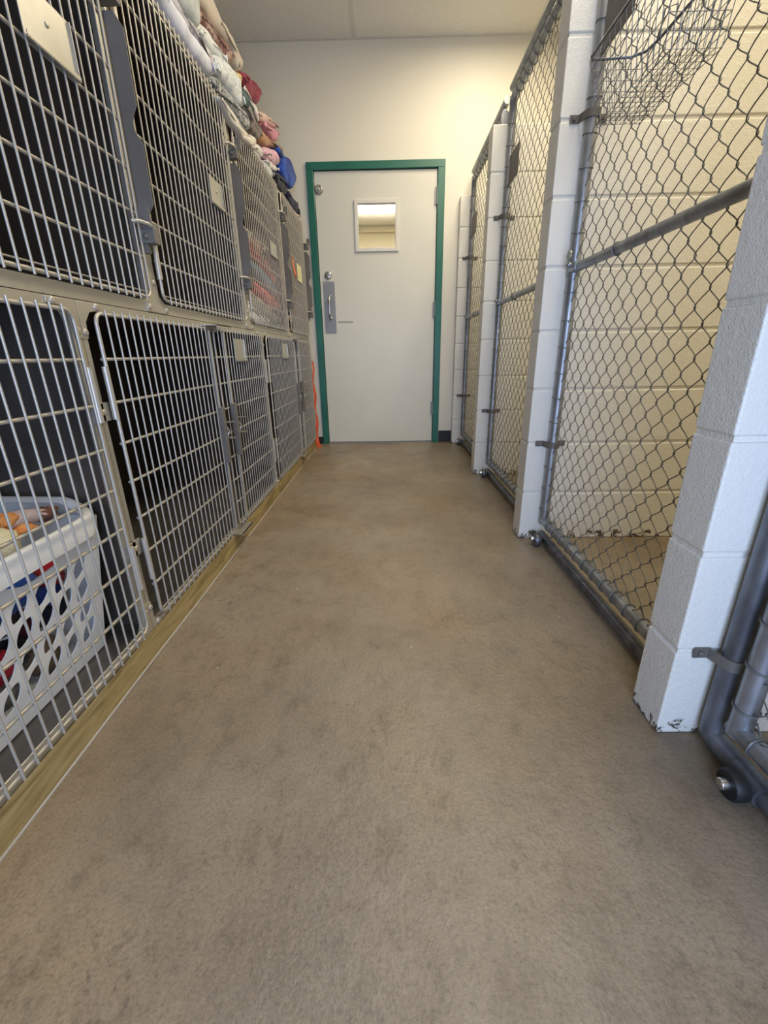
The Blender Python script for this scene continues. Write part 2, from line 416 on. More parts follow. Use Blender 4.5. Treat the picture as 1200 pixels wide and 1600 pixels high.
for z in (1.85, 1.08, .30):
    h = MB(); h.tube([(.378, YB - .013, z - .056), (.378, YB - .013, z + .056)], .0075, 10); h.box(.362, .392, YB - .011, YB - .001, z - .054, z + .054)
    h.lathe([(.0078, -.001), (.0078, .001)], 10, (.378, YB - .013, z), 'z')
    kid(h, 'hinge', MT['alum'], door_o)
sc = MB(); sc.bbox(-.410, -.285, YB + .0005, YB + .0026, .990, 1.004, .0005); kid(sc, 'tape_residue', plain('grey tape residue', (.42, .41, .38), .7), door_o)
tr = MB(); tr.box(DX0, DX1, YB + .0, YB + .10, 0, .008); kid(tr, 'threshold', MT['alum'], door_o, smooth=False)

# ------------------------------------------------------------------ block partitions
PX = .544; PT = .095
PY = [.684, 1.688, 2.726, 3.765]
PL = ['large painted block partition wall closest to the camera, with the dark pipe corner beside it',
      'second painted block partition wall from the camera, white with bluish near face',
      'third painted block partition wall, with the round-topped grey plate on it',
      'narrow painted block pier against the back wall beside the door']
for i, y in enumerate(PY):
    b = block_wall(MB(), PX, XR, y, min(y + PT, YB - .001), 9, 'x')
    o = b.build('partition_wall', MT['block'], angle=60)
    tag(o, PL[i], 'partition', 'block partitions between the runs')
pl = MB(); poly = [(2.745, 1.829)] + [(2.79 - .045 * math.cos(a), 1.872 + .024 * math.sin(a)) for a in np.linspace(0, PI, 12)] + [(2.835, 1.829)]
poly = [(.586 + (p[0] - 2.745) * .45, p[1]) for p in poly]
pl.prism(poly, 2.745, 2.757, 'y')
tag(pl.build('cap_plate', MT['galv'], bevel=.002), 'round-topped grey metal plate standing on top of the third partition', 'plate')

# ------------------------------------------------------------------ chain-link gates
GX = .632
def chain_link(mb, y0, y1, z0, z1, p=.066, r=.00128, seg=6):
    s = p / 2; n = int((y1 - y0) / s); m = int((z1 - z0) / p * 2)
    sy = (y1 - y0) / n; hz = (z1 - z0) / m
    d = .0021
    for i in range(n):
        a = y0 + i * sy - d; b = y0 + (i + 1) * sy + d
        pts = []
        for k in range(m + 1):
            z = z0 + k * hz
            right = (k + i) % 2 == 0
            y = b if right else a
            sg = 1 if right else -1
            # each strand bows out on one face of the fabric and leaves on the other
            xi, xo = (d, -d) if right else (-d, d)
            jy = random.uniform(-.0007, .0007)
            if k: pts += [(GX + xi * 1.9, (a + b) / 2, z - hz * .5), (GX + xi * 1.6, y - sg * .0085 + jy, z - .0092)]
            pts += [(GX + xi, y - sg * .0030 + jy, z - .0042), (GX, y + jy, z), (GX + xo, y - sg * .0030 + jy, z + .0042), (GX + xo * 1.6, y - sg * .0085 + jy, z + .0092)]
        mb.tube(pts, r, seg, caps=False)
    return mb
def ring(mb, c, axis, R, r=.0017, tail=True):
    pts = []
    for k in range(13):
        a = 2 * PI * k / 13
        ca, sa = R * math.cos(a), R * math.sin(a)
        pts.append({'z': (c[0] + ca, c[1] + sa, c[2] + .12 * sa), 'y': (c[0] + ca, c[1] + .12 * ca, c[2] + sa)}[axis])
    mb.tube(pts, r, 5, closed=True)
    return mb
def strap(mb, y_wall, z, py):
    # pipe clamp: two ears on the block face and a saddle over the pipe, toward the camera
    R = .0215; w = .011
    prof = [(GX - .058, y_wall - .001), (GX - .030, y_wall - .001)] + [(GX - R * math.cos(a), py - R * math.sin(a)) for a in np.linspace(.15, PI - .15, 9)] + [(GX + .030, y_wall - .001), (GX + .056, y_wall - .001)]
    n = len(prof)
    out = []
    for j, q in enumerate(prof):
        a = np.array(prof[max(0, j - 1)]); b = np.array(prof[min(n - 1, j + 1)]); t = (b - a) / np.linalg.norm(b - a)
        nn = np.array([t[1], -t[0]]); out.append((q[0] + nn[0] * .003, q[1] + nn[1] * .003))
    mb.prism(prof + out[::-1], z - w, z + w, 'z')
    for x in (GX - .046, GX + .045): mb.lathe([(.006, -.004), (.006, -.008), (.004, -.0105)], 10, (x, y_wall, z), 'y')
    return mb
def gate(y0, y1, label, outer_post=False, plate=True, caster=True):
    """y1 is the far side (against the near face of the next partition)"""
    t = empty('kennel_gate', (GX, (y0 + y1) / 2, 0), label, 'gate', 'chain-link gates of the runs')
    ztop, zb = 1.925, .092
    py = y1 - .030 if not outer_post else y1 - .078
    ny = y0 + .030
    R = .0185
    MG = MT['galv']
    # the gate leaf
    po = kid(MB().tube([(GX, py, zb - .012), (GX, py, ztop)], R, 16), 'gate_post', MG, t)
    kid(MB().tube([(GX, ny, zb - .012), (GX, ny, ztop)], R, 16), 'gate_post', MG, t)
    kid(MB().tube([(GX, ny - .012, zb), (GX, py + .012, zb)], R * .95, 16), 'bottom_rail', MG, t)
    kid(MB().tube([(GX, ny, ztop - .01), (GX, py, ztop - .01)], R * .95, 16), 'top_rail', MG, t)
    mr = kid(MB().tube([(GX - .004, ny, 1.005), (GX - .004, py, 1.005)], .0145, 14), 'middle_rail', MG, t)
    # the fixed outer frame
    kid(MB().tube([(GX, y0 + .004, .026), (GX, y1 - .02, .026)], .0175, 14), 'floor_rail', MT['galv_dark'], t)
    kid(MB().tube([(GX, y0 + .004, ztop + .045), (GX, y1 - .006, ztop + .045)], R, 14), 'frame_rail', MG, t)
    if outer_post:
        op = MB().tube([(GX, y1 - .026, ztop + .05), (GX, y1 - .026, .050), (GX, y1 - .0275, .036), (GX, y1 - .034, .029), (GX, y1 - .046, .027), (GX, y1 - .12, .026)], .0205, 18)
        kid(op, 'frame_post', MT['galv_dark'], t)
        kid(MB().tube([(GX, y1 - .10, .026), (GX, y1 - .16, .026)], .0235, 18), 'rail_sleeve', MT['galv_dark'], t)
    # chain-link fabric with its ties
    fab = kid(chain_link(MB(), ny + .002, py - .002, zb + .004, ztop - .012), 'chain_link_mesh', MT['link'], t, fixn=False, angle=180)
    def tie(proto, loc):
        o = proto.copy(); C.objects.link(o); o.parent = t; o.location = Vector(loc) - t.location
    pz = ring(MB(), (0, 0, 0), 'z', R + .0022).build('wire_tie', MT['link'], fixn=False)
    ph_ = ring(MB(), (0, 0, 0), 'y', R + .0015); ph_.tube([(.003, 0, R), (-.006, .008, R + .030)], .0015, 5)
    ph_ = ph_.build('wire_tie', MT['link'], fixn=False)
    z = zb + .05
    while z < ztop - .05:
        tie(pz, (GX, py, z))
        if outer_post is False and int(z / .088) % 2: tie(pz, (GX, ny, z))
        z += .088
    y = ny + .05
    while y < py - .03:
        tie(ph_, (GX, y, zb)); tie(ph_, (GX, y, ztop - .01)); y += .066
    pm = ring(MB(), (0, 0, 0), 'y', .0165).build('wire_tie', MT['link'], fixn=False)
    tie(pm, (GX - .004, (ny + py) / 2 + .12, 1.005))
    for o in (pz, ph_, pm): bpy.data.objects.remove(o)
    for zz in ((.203, .9, 1.422) if outer_post else (.406, 1.422)):
        kid(strap(MB(), y1, zz, y1 - .026 if outer_post else py), 'pipe_strap', MT['steel_dark'], t, angle=25)
    # clamp where the middle rail meets the post
    cl = MB().tube([(GX, py, .985), (GX, py, 1.030)], R + .0035, 16)
    cl.bbox(GX - .022, GX - .012, py - .060, py + .004, .994, 1.020, .002)
    cl.lathe([(.008, 0), (.008, -.010), (.004, -.014)], 8, (GX - .02, py - .02, 1.015), 'x')
    kid(cl, 'rail_clamp', MT['galv'], t)
    if plate:
        kp = MB().bbox(GX - .0065, GX - .0045, py - .205, py - .028, 1.545, 1.675, .0008)
        kp.box(GX - .012, GX - .0065, py - .205, py - .028, 1.545, 1.551)
        kid(kp, 'card_plate', MT['steel_dark'], t)
    if caster:
        cy = py - .045 if not outer_post else y1 - .135
        ca = MB().lathe([(.006, -.012), (.024, -.012), (.027, -.008), (.027, .008), (.024, .012), (.006, .012)], 20, (GX - .036, cy, .027), 'x')
        co = kid(ca, 'caster_wheel', MT['galv_dark'] if not outer_post else MT['black'], t)
        bt = MB().lathe([(.004, -.0275), (.009, -.026), (.010, -.024), (.010, -.0125)], 12, (GX - .036, cy, .030), 'x')
        tag(kid(bt, 'axle_bolt', MT['chrome'], co), 'bright axle bolt')
    return t
GB = gate(PY[0] + PT + .003, PY[1], 'chain-link gate in front of the yellow-walled run, hung with the wire basket')
gate(PY[1] + PT + .003, PY[2], 'chain-link gate between the second and third block partitions')
gate(PY[2] + PT + .003, PY[3], 'last chain-link gate, next to the back door')
GA = gate(-.24, PY[0], 'chain-link gate with the dark bent frame pipe and black caster, beside the first partition', outer_post=True, plate=False)
# round tag wired at the clamp of the second gate
tg = MB(); tg.lathe([(.016, -.002), (.016, .002)], 16, (GX - .036, 1.618, 1.040), 'x')
for a in range(5): tg.lathe([(.0045, -.004), (.0045, .004)], 10, (GX - .036, 1.618 + .011 * math.cos(a * 1.257), 1.040 + .011 * math.sin(a * 1.257)), 'x')
tg.tube([(GX - .036, 1.622, 1.026), (GX - .030, 1.63, 1.018), (GX - .022, 1.636, 1.012)], .002, 6)
tag(tg.build('valve_wheel', MT['plate']), 'small pale round wheel wired to the rail clamp on the yellow-run gate', 'wheel')

# wire basket hooked on the second gate
bk = empty('wire_basket', (.53, 1.15, 1.26), 'grey wire basket hooked high on the chain-link gate near the camera', 'basket')
bx0, bx1, by0, by1, bz0, bz1 = .487, .612, 1.00, 1.335, 1.258, 1.395
def bas(u, v, w_):   # u across (aisle->gate), v along, w_ height; tapers to the bottom
    tp = .82 + .18 * w_
    return (bx1 + (bx0 - bx1) * (1 - u) * tp, (by0 + by1) / 2 + (v - .5) * (by1 - by0) * tp, bz0 + (bz1 - bz0) * w_)
rim = MB(); rr_ = [bas(u, v, 1) for u, v in [(0, 0), (0, .3), (0, .7), (0, .97), (.04, 1.0), (.3, 1.0), (.75, .985), (.95, .93), (1, .8), (1, .4), (1, 0)]]
rim.tube(rr_, .0032, 8, closed=True)
kid(rim, 'basket_rim', MT['galv_dark'], bk)
wr = MB()
for k in range(10):
    u = k / 9
    wr.tube([bas(u, 0, 1), bas(u, 0, 0), bas(u, 1, 0), bas(u, 1, 1)], .0008, 5)
for k in range(15):
    v = k / 14
    wr.tube([bas(0, v, 1), bas(0, v, 0), bas(1, v, 0), bas(1, v, 1)], .0008, 5)
for k in range(1, 6):
    h_ = k / 6
    wr.tube([bas(0, 0, h_), bas(0, 1, h_), bas(1, 1, h_), bas(1, 0, h_)], .0008, 5, closed=True)
kid(wr, 'basket_wires', MT['link'], bk, fixn=False)
for v in (.25, .8):
    hk = MB()
    y = by0 + v * (by1 - by0)
    hk.tube([(bx1 - .003, y, bz1 - .005), (bx1 + .002, y, bz1 + .05), (GX + .008, y, bz1 + .058), (GX + .008, y, bz1 + .035)], .002, 6)
    kid(hk, 'hook', MT['galv_dark'], bk)

# ------------------------------------------------------------------ stainless cages on the left
CX = -.632                   # plane of the face frames
CB = -1.33                   # back of the cages
def face_frame(mb, y0, y1, z0, z1, holes_r, th=.012):
    """flat steel face with one rounded opening"""
    (a0, a1, b0, b1), r = holes_r
    inn = rrect(a0, a1, b0, b1, r, 5); n = len(inn)
    outc = [(y1, z1), (y0, z1), (y0, z0), (y1, z0)]
    vs = []; fs = []
    for X in (CX, CX - th):
        vs += [(X, *p) for p in inn] + [(X, *p) for p in outc]
    m = n + 4; q = n // 4
    for base in (0, m):
        for c_ in range(4):
            for i in range(q - 1): fs.append((base + n + c_, base + c_ * q + i, base + c_ * q + i + 1))
            fs.append((base + n + c_, base + c_ * q + q - 1, base + ((c_ + 1) % 4) * q, base + n + (c_ + 1) % 4))
    for i in range(n): fs.append((i, (i + 1) % n, m + (i + 1) % n, m + i))
    for i in range(4): fs.append((n + i, n + (i + 1) % 4, m + n + (i + 1) % 4, m + n + i))
    return mb.add(vs, fs)
def screw(mb, y, z, X): return mb.lathe([(.0078, 0), (.0074, .0018), (.0055, .0032), (.002, .0036)], 12, (X, y, z), 'x')
def cage(name, y0, y1, z0, z1, hole, label, top_panel=True, lid=False):
    t = empty(name, (CX, (y0 + y1) / 2, z0), label, 'cage', 'stainless animal cages')
    kid(face_frame(MB(), y0 + .0008, y1 - .0008, z0 + .0008, z1 - .0008, (hole, .026)), 'face_frame', MT['steel'], t, angle=25)
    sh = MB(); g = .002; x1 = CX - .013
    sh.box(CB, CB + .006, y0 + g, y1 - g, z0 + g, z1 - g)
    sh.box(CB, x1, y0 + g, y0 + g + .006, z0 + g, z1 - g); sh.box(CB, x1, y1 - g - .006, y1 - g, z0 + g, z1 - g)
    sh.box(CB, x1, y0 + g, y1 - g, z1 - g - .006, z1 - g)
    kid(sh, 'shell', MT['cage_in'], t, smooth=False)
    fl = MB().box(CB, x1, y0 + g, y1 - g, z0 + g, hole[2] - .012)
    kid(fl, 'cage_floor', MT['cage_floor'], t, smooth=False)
    return t
BX = CX + .012               # plane of the door wires
def wire_door(t, y0, y1, z0, z1, nz=8, pitch=.0313, off=.0, name='door', jog=True):
    """perimeter rod, horizontal rods behind and close-set vertical wires in front"""
    fr = MB().tube([(BX, *p) for p in rrect(y0, y1, z0, z1, .022, 5)], .0042, 10, closed=True)
    d = kid(fr, name, MT['wire'], t)
    g = MB(); h = (z1 - z0) / nz
    for k in range(1, nz):
        z = z0 + k * h
        g.tube([(BX - .004, y0 - .004, z), (BX - .001, y0 + .010, z), (BX - .001, y1 - .010, z), (BX - .004, y1 + .004, z)], .0036, 8)
    g.tube([(BX - .001, y0 + .012, z0 + .012), (BX - .001, y1 - .012, z0 + .012)], .0018, 6)
    n = max(1, round((y1 - y0) / pitch)); s_ = (y1 - y0) / n
    for k in range(1, n):
        y = y0 + k * s_ + random.uniform(-.0008, .0008)
        g.tube([(BX + .0054, y, z0 - .009), (BX + .0054, y, z1 + .008)], .00225, 8)
    kid(g, 'wire_grille', MT['wire'], d, fixn=False)
    return d
def card_holder(d, y0, y1, z0, z1, mat, hole=True, tilt=0):
    X = BX + .010
    p = MB().bbox(X, X + .0016, y0, y1, z0, z1, .0006)
    p.box(X, X + .007, y0, y1, z0 - .001, z0 + .0012); p.box(X + .0055, X + .007, y0, y1, z0, z0 + .008)
    p.box(X, X + .006, y1 - .002, y1, z0, z1)
    if hole: p.lathe([(.0045, .0018), (.0045, .0036), (.002, .0046)], 10, (X, (y0 + y1) / 2, (z0 + z1) / 2 + .005), 'x')
    return kid(p, 'card_holder', mat, d)
def hinge(t, y, z, side, flip=1):
    X = BX + .002
    h = MB().tube([(X, y, z), (X, y, z + .075 * flip)], .0068, 12)
    h.bbox(CX - .001, CX + .004, y - side * .034, y - side * .0, min(z - .04 * flip, z), max(z - .04 * flip, z), .001)
    h.tube([(X, y, z - .038 * flip), (X, y, z)], .0072, 12)
    screw(h, y - side * .022, z - .02 * flip, CX + .004)
    return kid(h, 'hinge', MT['wire'], t)
def corner_plate(t, pts, screws):
    p = MB().prism(pts, CX + .0002, CX + .0030, 'x')
    o = kid(p, 'corner_plate', MT['steel'], t, bevel=.0005)
    for y, z in screws: kid(screw(MB(), y, z, CX + .0030), 'screw', MT['wire'], o)
def upper_latch(d, y):
    """sliding latch: sheet-metal fin standing off the door edge with a hand notch, brackets and hooked rods"""
    x0, x1 = CX + .013, CX + .052
    poly = [(x0, 1.085), (x1 - .012, 1.085), (x1, 1.103), (x1, 1.224)]
    for a in np.linspace(-1, 1, 9): poly.append((x1 - .015 * math.cos(a * PI / 2), 1.262 + a * .036))
    poly += [(x1, 1.300), (x1, 1.435), (x1 - .018, 1.465), (x0, 1.465)]
    lb = MB().prism(poly, y, y + .0025, 'y')
    lb.box(x0 - .002, x0, y - .016, y + .0025, 1.085, 1.465)
    o = tag(kid(lb, 'latch_bar', MT['steel_dark'], d, bevel=.0006, smooth=False), 'dull grey latch bar with a hand notch')
    for z in (1.500, 1.040):
        br = MB().bbox(CX + .002, x1 - .004, y - .012, y + .016, z - .022, z + .022, .002)
        br.lathe([(.0075, -.012), (.007, -.016), (.004, -.019)], 12, (CX + .026, y, z - .006), 'y')
        if z > 1.3: br.bbox(x1 - .016, x1 + .006, y + .006, y + .010, z + .010, z + .050, .001)
        else:
            br.bbox(CX + .006, x1 - .006, y - .016, y - .012, z + .010, z + .056, .001); br.box(CX + .010, CX + .024, y - .006, y + .008, z - .042, z - .020)
        kid(br, 'latch_bracket', MT['steel_dark'], o)
    for z in (1.512, 1.056):
        hk_ = MB().tube([(BX + .004, y - .050, z + .002), (CX + .030, y - .044, z + .003), (CX + .040, y - .022, z + .002), (CX + .044, y - .004, z - .002), (CX + .042, y + .016, z - .012), (CX + .034, y + .020, z - .026)], .0045, 10)
        kid(hk_, 'latch_hook', MT['wire'], o)
def lower_latch(d, y, side):
    X = BX + .006
    st_ = MB().bbox(X, X + .006, y - .006, y + .006, .105, .832, .001)
    o = kid(st_, 'latch_rod', MT['steel'], d)
    bx = MB().bbox(X - .002, X + .020, y - .020, y + .004, .375, .575, .002); bx.bbox(X - .002, X + .013, y + .004, y + .022, .395, .575, .002)
    kid(bx, 'latch_box', MT['steel_dark'], o)
    for z in (.520, .462): kid(MB().tube([(X + .012, y + .012, z), (X + .046, y + .012, z)], .0042, 10), 'latch_pin', MT['chrome'], o)
    kid(MB().tube([(X + .018, y + .002, .505), (X + .024, y + .006, .49), (X + .018, y + .004, .470)], .003, 8), 'latch_spring', MT['chrome'], o)

ZB, ZM, ZT = .072, .860, 1.656
# upper row
UY = [(.43, 1.280), (1.280, 2.105), (2.105, 2.940), (2.940, 3.675)]
UD = [(.465, 1.247), (1.314, 2.058), (2.146, 2.902), (2.985, 3.638)]
UL = ['upper stainless cage with a large tilted card plate high on its door',
      'second upper stainless cage, empty and dark, with a small square card plate',
      'upper stainless cage stuffed with red and blue folded blankets',
      'last upper stainless cage by the back door, with a yellow card on its door']
ucards = [(.955, 1.092, 1.262, 1.352), (1.775, 1.890, 1.252, 1.336), (2.575, 2.705, 1.243, 1.313), None]
ucage = []
for i in range(4):
    (y0, y1), (a, b) = UY[i], UD[i]
    t = cage('animal_cage', y0, y1, ZM, ZT, (a - .006, b + .004, .888, 1.644), UL[i])
    d = wire_door(t, a, b, .895, 1.640)
    ucage.append((t, d))
    if ucards[i]: card_holder(d, *ucards[i], MT['plate'])
    upper_latch(d, b + .014)
    hinge(t, a - .004, 1.02, 1, -1); hinge(t, a - .004, 1.50, 1, 1)
# lower row
LY = [(-.395, .953), (.953, 2.303), (2.303, 3.655)]
LL = ['lower stainless cage holding the white laundry basket of toys',
      'middle lower stainless double-door cage, dark and empty, one card plate by its top',
      'lower stainless double-door cage at the back end, beside the orange strap']
LDOORS = [[(-.35, .255), (.325, .920)], [(.990, 1.590), (1.640, 2.268)], [(2.340, 2.985), (3.045, 3.625)]]
lcage = []
for i in range(3):
    y0, y1 = LY[i]; D = LDOORS[i]
    t = cage('animal_cage', y0, y1, ZB, ZM, (D[0][0] - .022, D[1][1] + .004 if i == 0 else D[1][1] + .012, .088, .842), LL[i])
    ds = []
    for j, (a, b) in enumerate(D):
        d = wire_door(t, a, b, .098, .837); ds.append(d)
    lower_latch(ds[0], D[0][1] - .010, 1); lower_latch(ds[1], D[1][0] + .075, -1)
    hinge(t, D[0][0] - .008, .655, 1, 1); hinge(t, D[0][0] - .008, .285, 1, -1)
    hinge(t, D[1][1] + .006, .655, -1, 1); hinge(t, D[1][1] + .006, .285, -1, -1)
    ym = (D[0][1] + D[1][0]) / 2
    ct = MB(); ct.box(CX, CX + .058, ym - .05, ym + .085, .8455, .8485); ct.box(CX, CX + .003, ym - .05, ym + .085, .830, .848); ct.box(CX + .056, CX + .058, ym - .05, ym + .085, .838, .848)
    kid(ct, 'top_catch', MT['steel'], t, smooth=False)
    cb = MB(); cb.box(CX, CX + .040, ym - .03, ym + .105, .074, .077); cb.box(CX + .037, CX + .040, ym - .03, ym + .105, .068, .077)
    kid(cb, 'bottom_catch', MT['steel'], t, smooth=False)
    if i: card_holder(ds[1] if i == 1 else ds[0], *((1.815, 1.938, .728, .812) if i == 1 else (2.628, 2.758, .731, .811)), MT['plate'])
    lcage.append((t, ds))
sp_ = MB().box(CB + .01, CX - .014, LY[0][1] - .0105, LY[0][1] - .0085, .0975, .85)
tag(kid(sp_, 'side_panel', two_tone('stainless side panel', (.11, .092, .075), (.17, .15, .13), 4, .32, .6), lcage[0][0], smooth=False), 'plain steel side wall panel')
# gusset plates between cages
for i in range(3):
    t = lcage[i][0]; yd = LY[i][1]
    if i < 2:
        corner_plate(t, [(yd - .082, .857), (yd - .001, .857), (yd - .001, .786), (yd - .024, .786), (yd - .030, .826), (yd - .050, .844), (yd - .082, .846)], [(yd - .066, .851), (yd - .014, .800)])
        corner_plate(lcage[i + 1][0], [(yd + .001, .857), (yd + .078, .857), (yd + .078, .846), (yd + .036, .838), (yd + .018, .818), (yd + .015, .786), (yd + .001, .786)], [(yd + .062, .851), (yd + .009, .798)])
        corner_plate(t, [(yd - .028, .150), (yd - .001, .150), (yd - .001, .074), (yd - .07, .074), (yd - .07, .086), (yd - .034, .092)], [(yd - .013, .132)])
        corner_plate(lcage[i + 1][0], [(yd + .001, .150), (yd + .015, .150), (yd + .016, .100), (yd + .045, .086), (yd + .07, .084), (yd + .07, .074), (yd + .001, .074)], [(yd + .009, .135), (yd + .030, .081)])
for i in range(3):
    t, d = ucage[i]; yd = UY[i][1]
    corner_plate(t, [(yd - .028, .960), (yd - .001, .960), (yd - .001, .862), (yd - .045, .862), (yd - .045, .884), (yd - .030, .892)], [(yd - .015, .935), (yd - .030, .874)])
    corner_plate(ucage[i + 1][0], [(yd + .001, .960), (yd + .024, .960), (yd + .028, .905), (yd + .06, .884), (yd + .07, .880), (yd + .07, .862), (yd + .001, .862)], [(yd + .012, .935), (yd + .060, .872)])
# timber base under the cages
bo = MB().bbox(CX - .045, CX + .004, -.5, 3.66, 0, ZB - .001, .003); 
tag(bo.build('base_board', MT['wood']), 'yellowish treated timber board along the floor under the cages', 'board')
bo = MB().bbox(CB + .02, CB + .065, -.5, 3.66, 0, ZB - .001, .003)
tag(bo.build('base_board', MT['wood']), 'second timber board under the back of the cages', 'board')
ca_ = MB().tube([(CX + .006, y, .002 + .001 * math.sin(y * 9)) for y in np.linspace(-.5, 3.6, 60)], .0028, 6)
tag(ca_.build('caulk_bead', plain('old white caulk', (.36, .33, .28), .6)), 'pale caulk line where the timber board meets the floor', 'caulk')

# ------------------------------------------------------------------ soft goods
def resample(pts, n):
    P = np.array(pts, float)
    for _ in range(2):       # corner cutting
        Q = np.roll(P, -1, 0); P = np.stack([.75 * P + .25 * Q, .25 * P + .75 * Q], 1).reshape(-1, 2)
    L = np.linalg.norm(np.roll(P, -1, 0) - P, axis=1); cum = np.concatenate([[0], np.cumsum(L)])
    PP = np.vstack([P, P[:1]]); u = np.linspace(0, cum[-1], n, endpoint=False)
    return np.stack([np.interp(u, cum, PP[:, 0]), np.interp(u, cum, PP[:, 1])], 1)
def bundle(outline, X, depth, mat, name, label, cat='blanket', group=None, inset=None, n=64, rough=.006, seed=0, lean=0.0, floor_z=None, parent=None):
    """a folded cloth: rounded front fold, body running back from the aisle"""
    P = resample(outline, n)
    if floor_z is not None: P[:, 1] = np.maximum(P[:, 1], floor_z)
    T = np.roll(P, -1, 0) - np.roll(P, 1, 0); T /= np.linalg.norm(T, axis=1)[:, None] + 1e-9
    Nn = np.stack([T[:, 1], -T[:, 0]], 1)
    area_ = .5 * np.sum(P[:, 0] * np.roll(P[:, 1], -1) - np.roll(P[:, 0], -1) * P[:, 1])
    if area_ < 0: Nn = -Nn
    per = np.linalg.norm(np.roll(P, -1, 0) - P, axis=1).sum()
    wid = 2 * abs(area_) / per
    ins = inset or min(.035, wid * .62)
    cen = P.mean(0)
    prof = [(0.0, .96), (.10, .62), (.30, .30), (.60, .10), (1.0, 0.0)]
    xs = [(ins * a, ins * b) for a, b in prof] + [(ins + (depth - ins) * f, 0) for f in (.12, .3, .6, 1.0)]
    vs = []; ph = random.uniform(0, 50) + seed
    for a, b in xs:
        ring_ = P - Nn * b
        for i in range(n):
            q = Vector((ring_[i][0] * 9, ring_[i][1] * 9, a * 9 + ph))
            dn = noise.noise(q) * rough + noise.noise(q * 3.1) * rough * .45
            if a == 0: dn *= .3
            zz = ring_[i][1] + Nn[i][1] * dn
            if floor_z is not None: zz = max(zz, floor_z)
            vs.append((X + ins * .5 - a - .010 * noise.noise(Vector((ring_[i][0] * 14, ring_[i][1] * 14, ph))) , ring_[i][0] + Nn[i][0] * dn, zz + lean * a))
    R_ = len(xs); fs = []
    for r_ in range(R_ - 1):
        for i in range(n):
            j = (i + 1) % n; fs.append((r_ * n + i, r_ * n + j, (r_ + 1) * n + j, (r_ + 1) * n + i))
    fs.append(tuple(range(n))); fs.append(tuple((R_ - 1) * n + i for i in range(n)))
    mb = MB().add(vs, fs)
    bm = bmesh.new()
    if parent:
        o = kid(mb, name, mat, parent, angle=180)
    else:
        z0 = min(v[2] for v in vs); mb.at(X, float(cen[0]), z0)
        o = mb.build(name, mat, angle=180, loc=(X, float(cen[0]), z0))
    me = o.data; bm.from_mesh(me); bmesh.ops.triangulate(bm, faces=[f for f in bm.faces if len(f.verts) > 4]); bm.to_mesh(me); bm.free()
    if not parent: tag(o, label, cat, group)
    return o
fA = lambda p: (p[0] / 5.4545 + 180, p[1] / 5.4545)
fB = lambda p: (p[0] / 6.959 + 330, p[1] / 6.959 + 80)
fC = lambda p: (p[0] / 6.667 + 330, p[1] / 6.667 + 290)
K = {}
K['lav'] = cloth('pale lavender terry', (.60, .62, .72), (.70, .72, .80), 30)
K['mauve'] = cloth('grey mauve towel', (.33, .30, .31), (.60, .58, .58), 28, .4)
K['sage'] = cloth('grey green fleece', (.38, .42, .40), (.52, .55, .53), 12)
K['white'] = cloth('white fleece', (.66, .68, .68), (.76, .77, .76), 20)
K['rust'] = cloth('rust printed cloth', (.20, .075, .05), (.50, .34, .29), 30, 1.2, .47, .6)
K['cream_spot'] = cloth('cream cloth with dark spots', (.03, .025, .025), (.58, .51, .42), 13, .3, .36, .385)
K['swirl'] = cloth('pale swirl fleece', (.42, .47, .49), (.72, .75, .76), 24, 2.5, .40, .52)
K['dswirl'] = cloth('dark swirl fleece', (.09, .095, .10), (.52, .53, .53), 34, 2.5, .42, .58)
K['cream'] = cloth('cream roll', (.60, .56, .47), (.68, .64, .55), 15)
K['maroon'] = cloth('maroon fleece', (.17, .015, .028), (.28, .035, .055), 9)
K['teal'] = cloth('dark teal cloth', (.06, .11, .11), (.10, .16, .155), 12)
K['taupe'] = cloth('taupe plush', (.13, .105, .095), (.27, .225, .20), 22)
K['lilac'] = cloth('pale lilac cloth', (.58, .56, .58), (.74, .71, .68), 12)
K['yellow'] = cloth('yellow cloth', (.62, .50, .20), (.66, .60, .42), 20)
K['peach'] = cloth('peach cloth', (.62, .42, .36), (.70, .52, .45), 9)
K['pink'] = cloth('pink cloth', (.55, .20, .27), (.70, .33, .40), 12)
K['tan'] = cloth('tan cloth', (.30, .155, .075), (.46, .26, .14), 12)
K['pinkp'] = cloth('pink patterned cloth', (.42, .18, .26), (.74, .48, .56), 26, 1.0, .40, .5)
K['blue'] = cloth('royal blue cloth', (.012, .035, .25), (.03, .10, .50), 9)
K['pattern'] = cloth('white and grey patterned cloth', (.22, .21, .20), (.66, .64, .60), 22, .6, .36, .46)
K['grey'] = cloth('light grey cloth', (.40, .41, .44), (.55, .56, .58), 14)
K['black'] = cloth('black cloth', (.008, .009, .012), (.02, .022, .028), 12)
K['navy'] = cloth('navy cloth', (.010, .010, .035), (.03, .025, .06), 12)
K['pcream'] = cloth('pinkish cream cloth', (.58, .46, .42), (.68, .58, .53), 14)
PG = 'folded blankets piled on top of the cages'
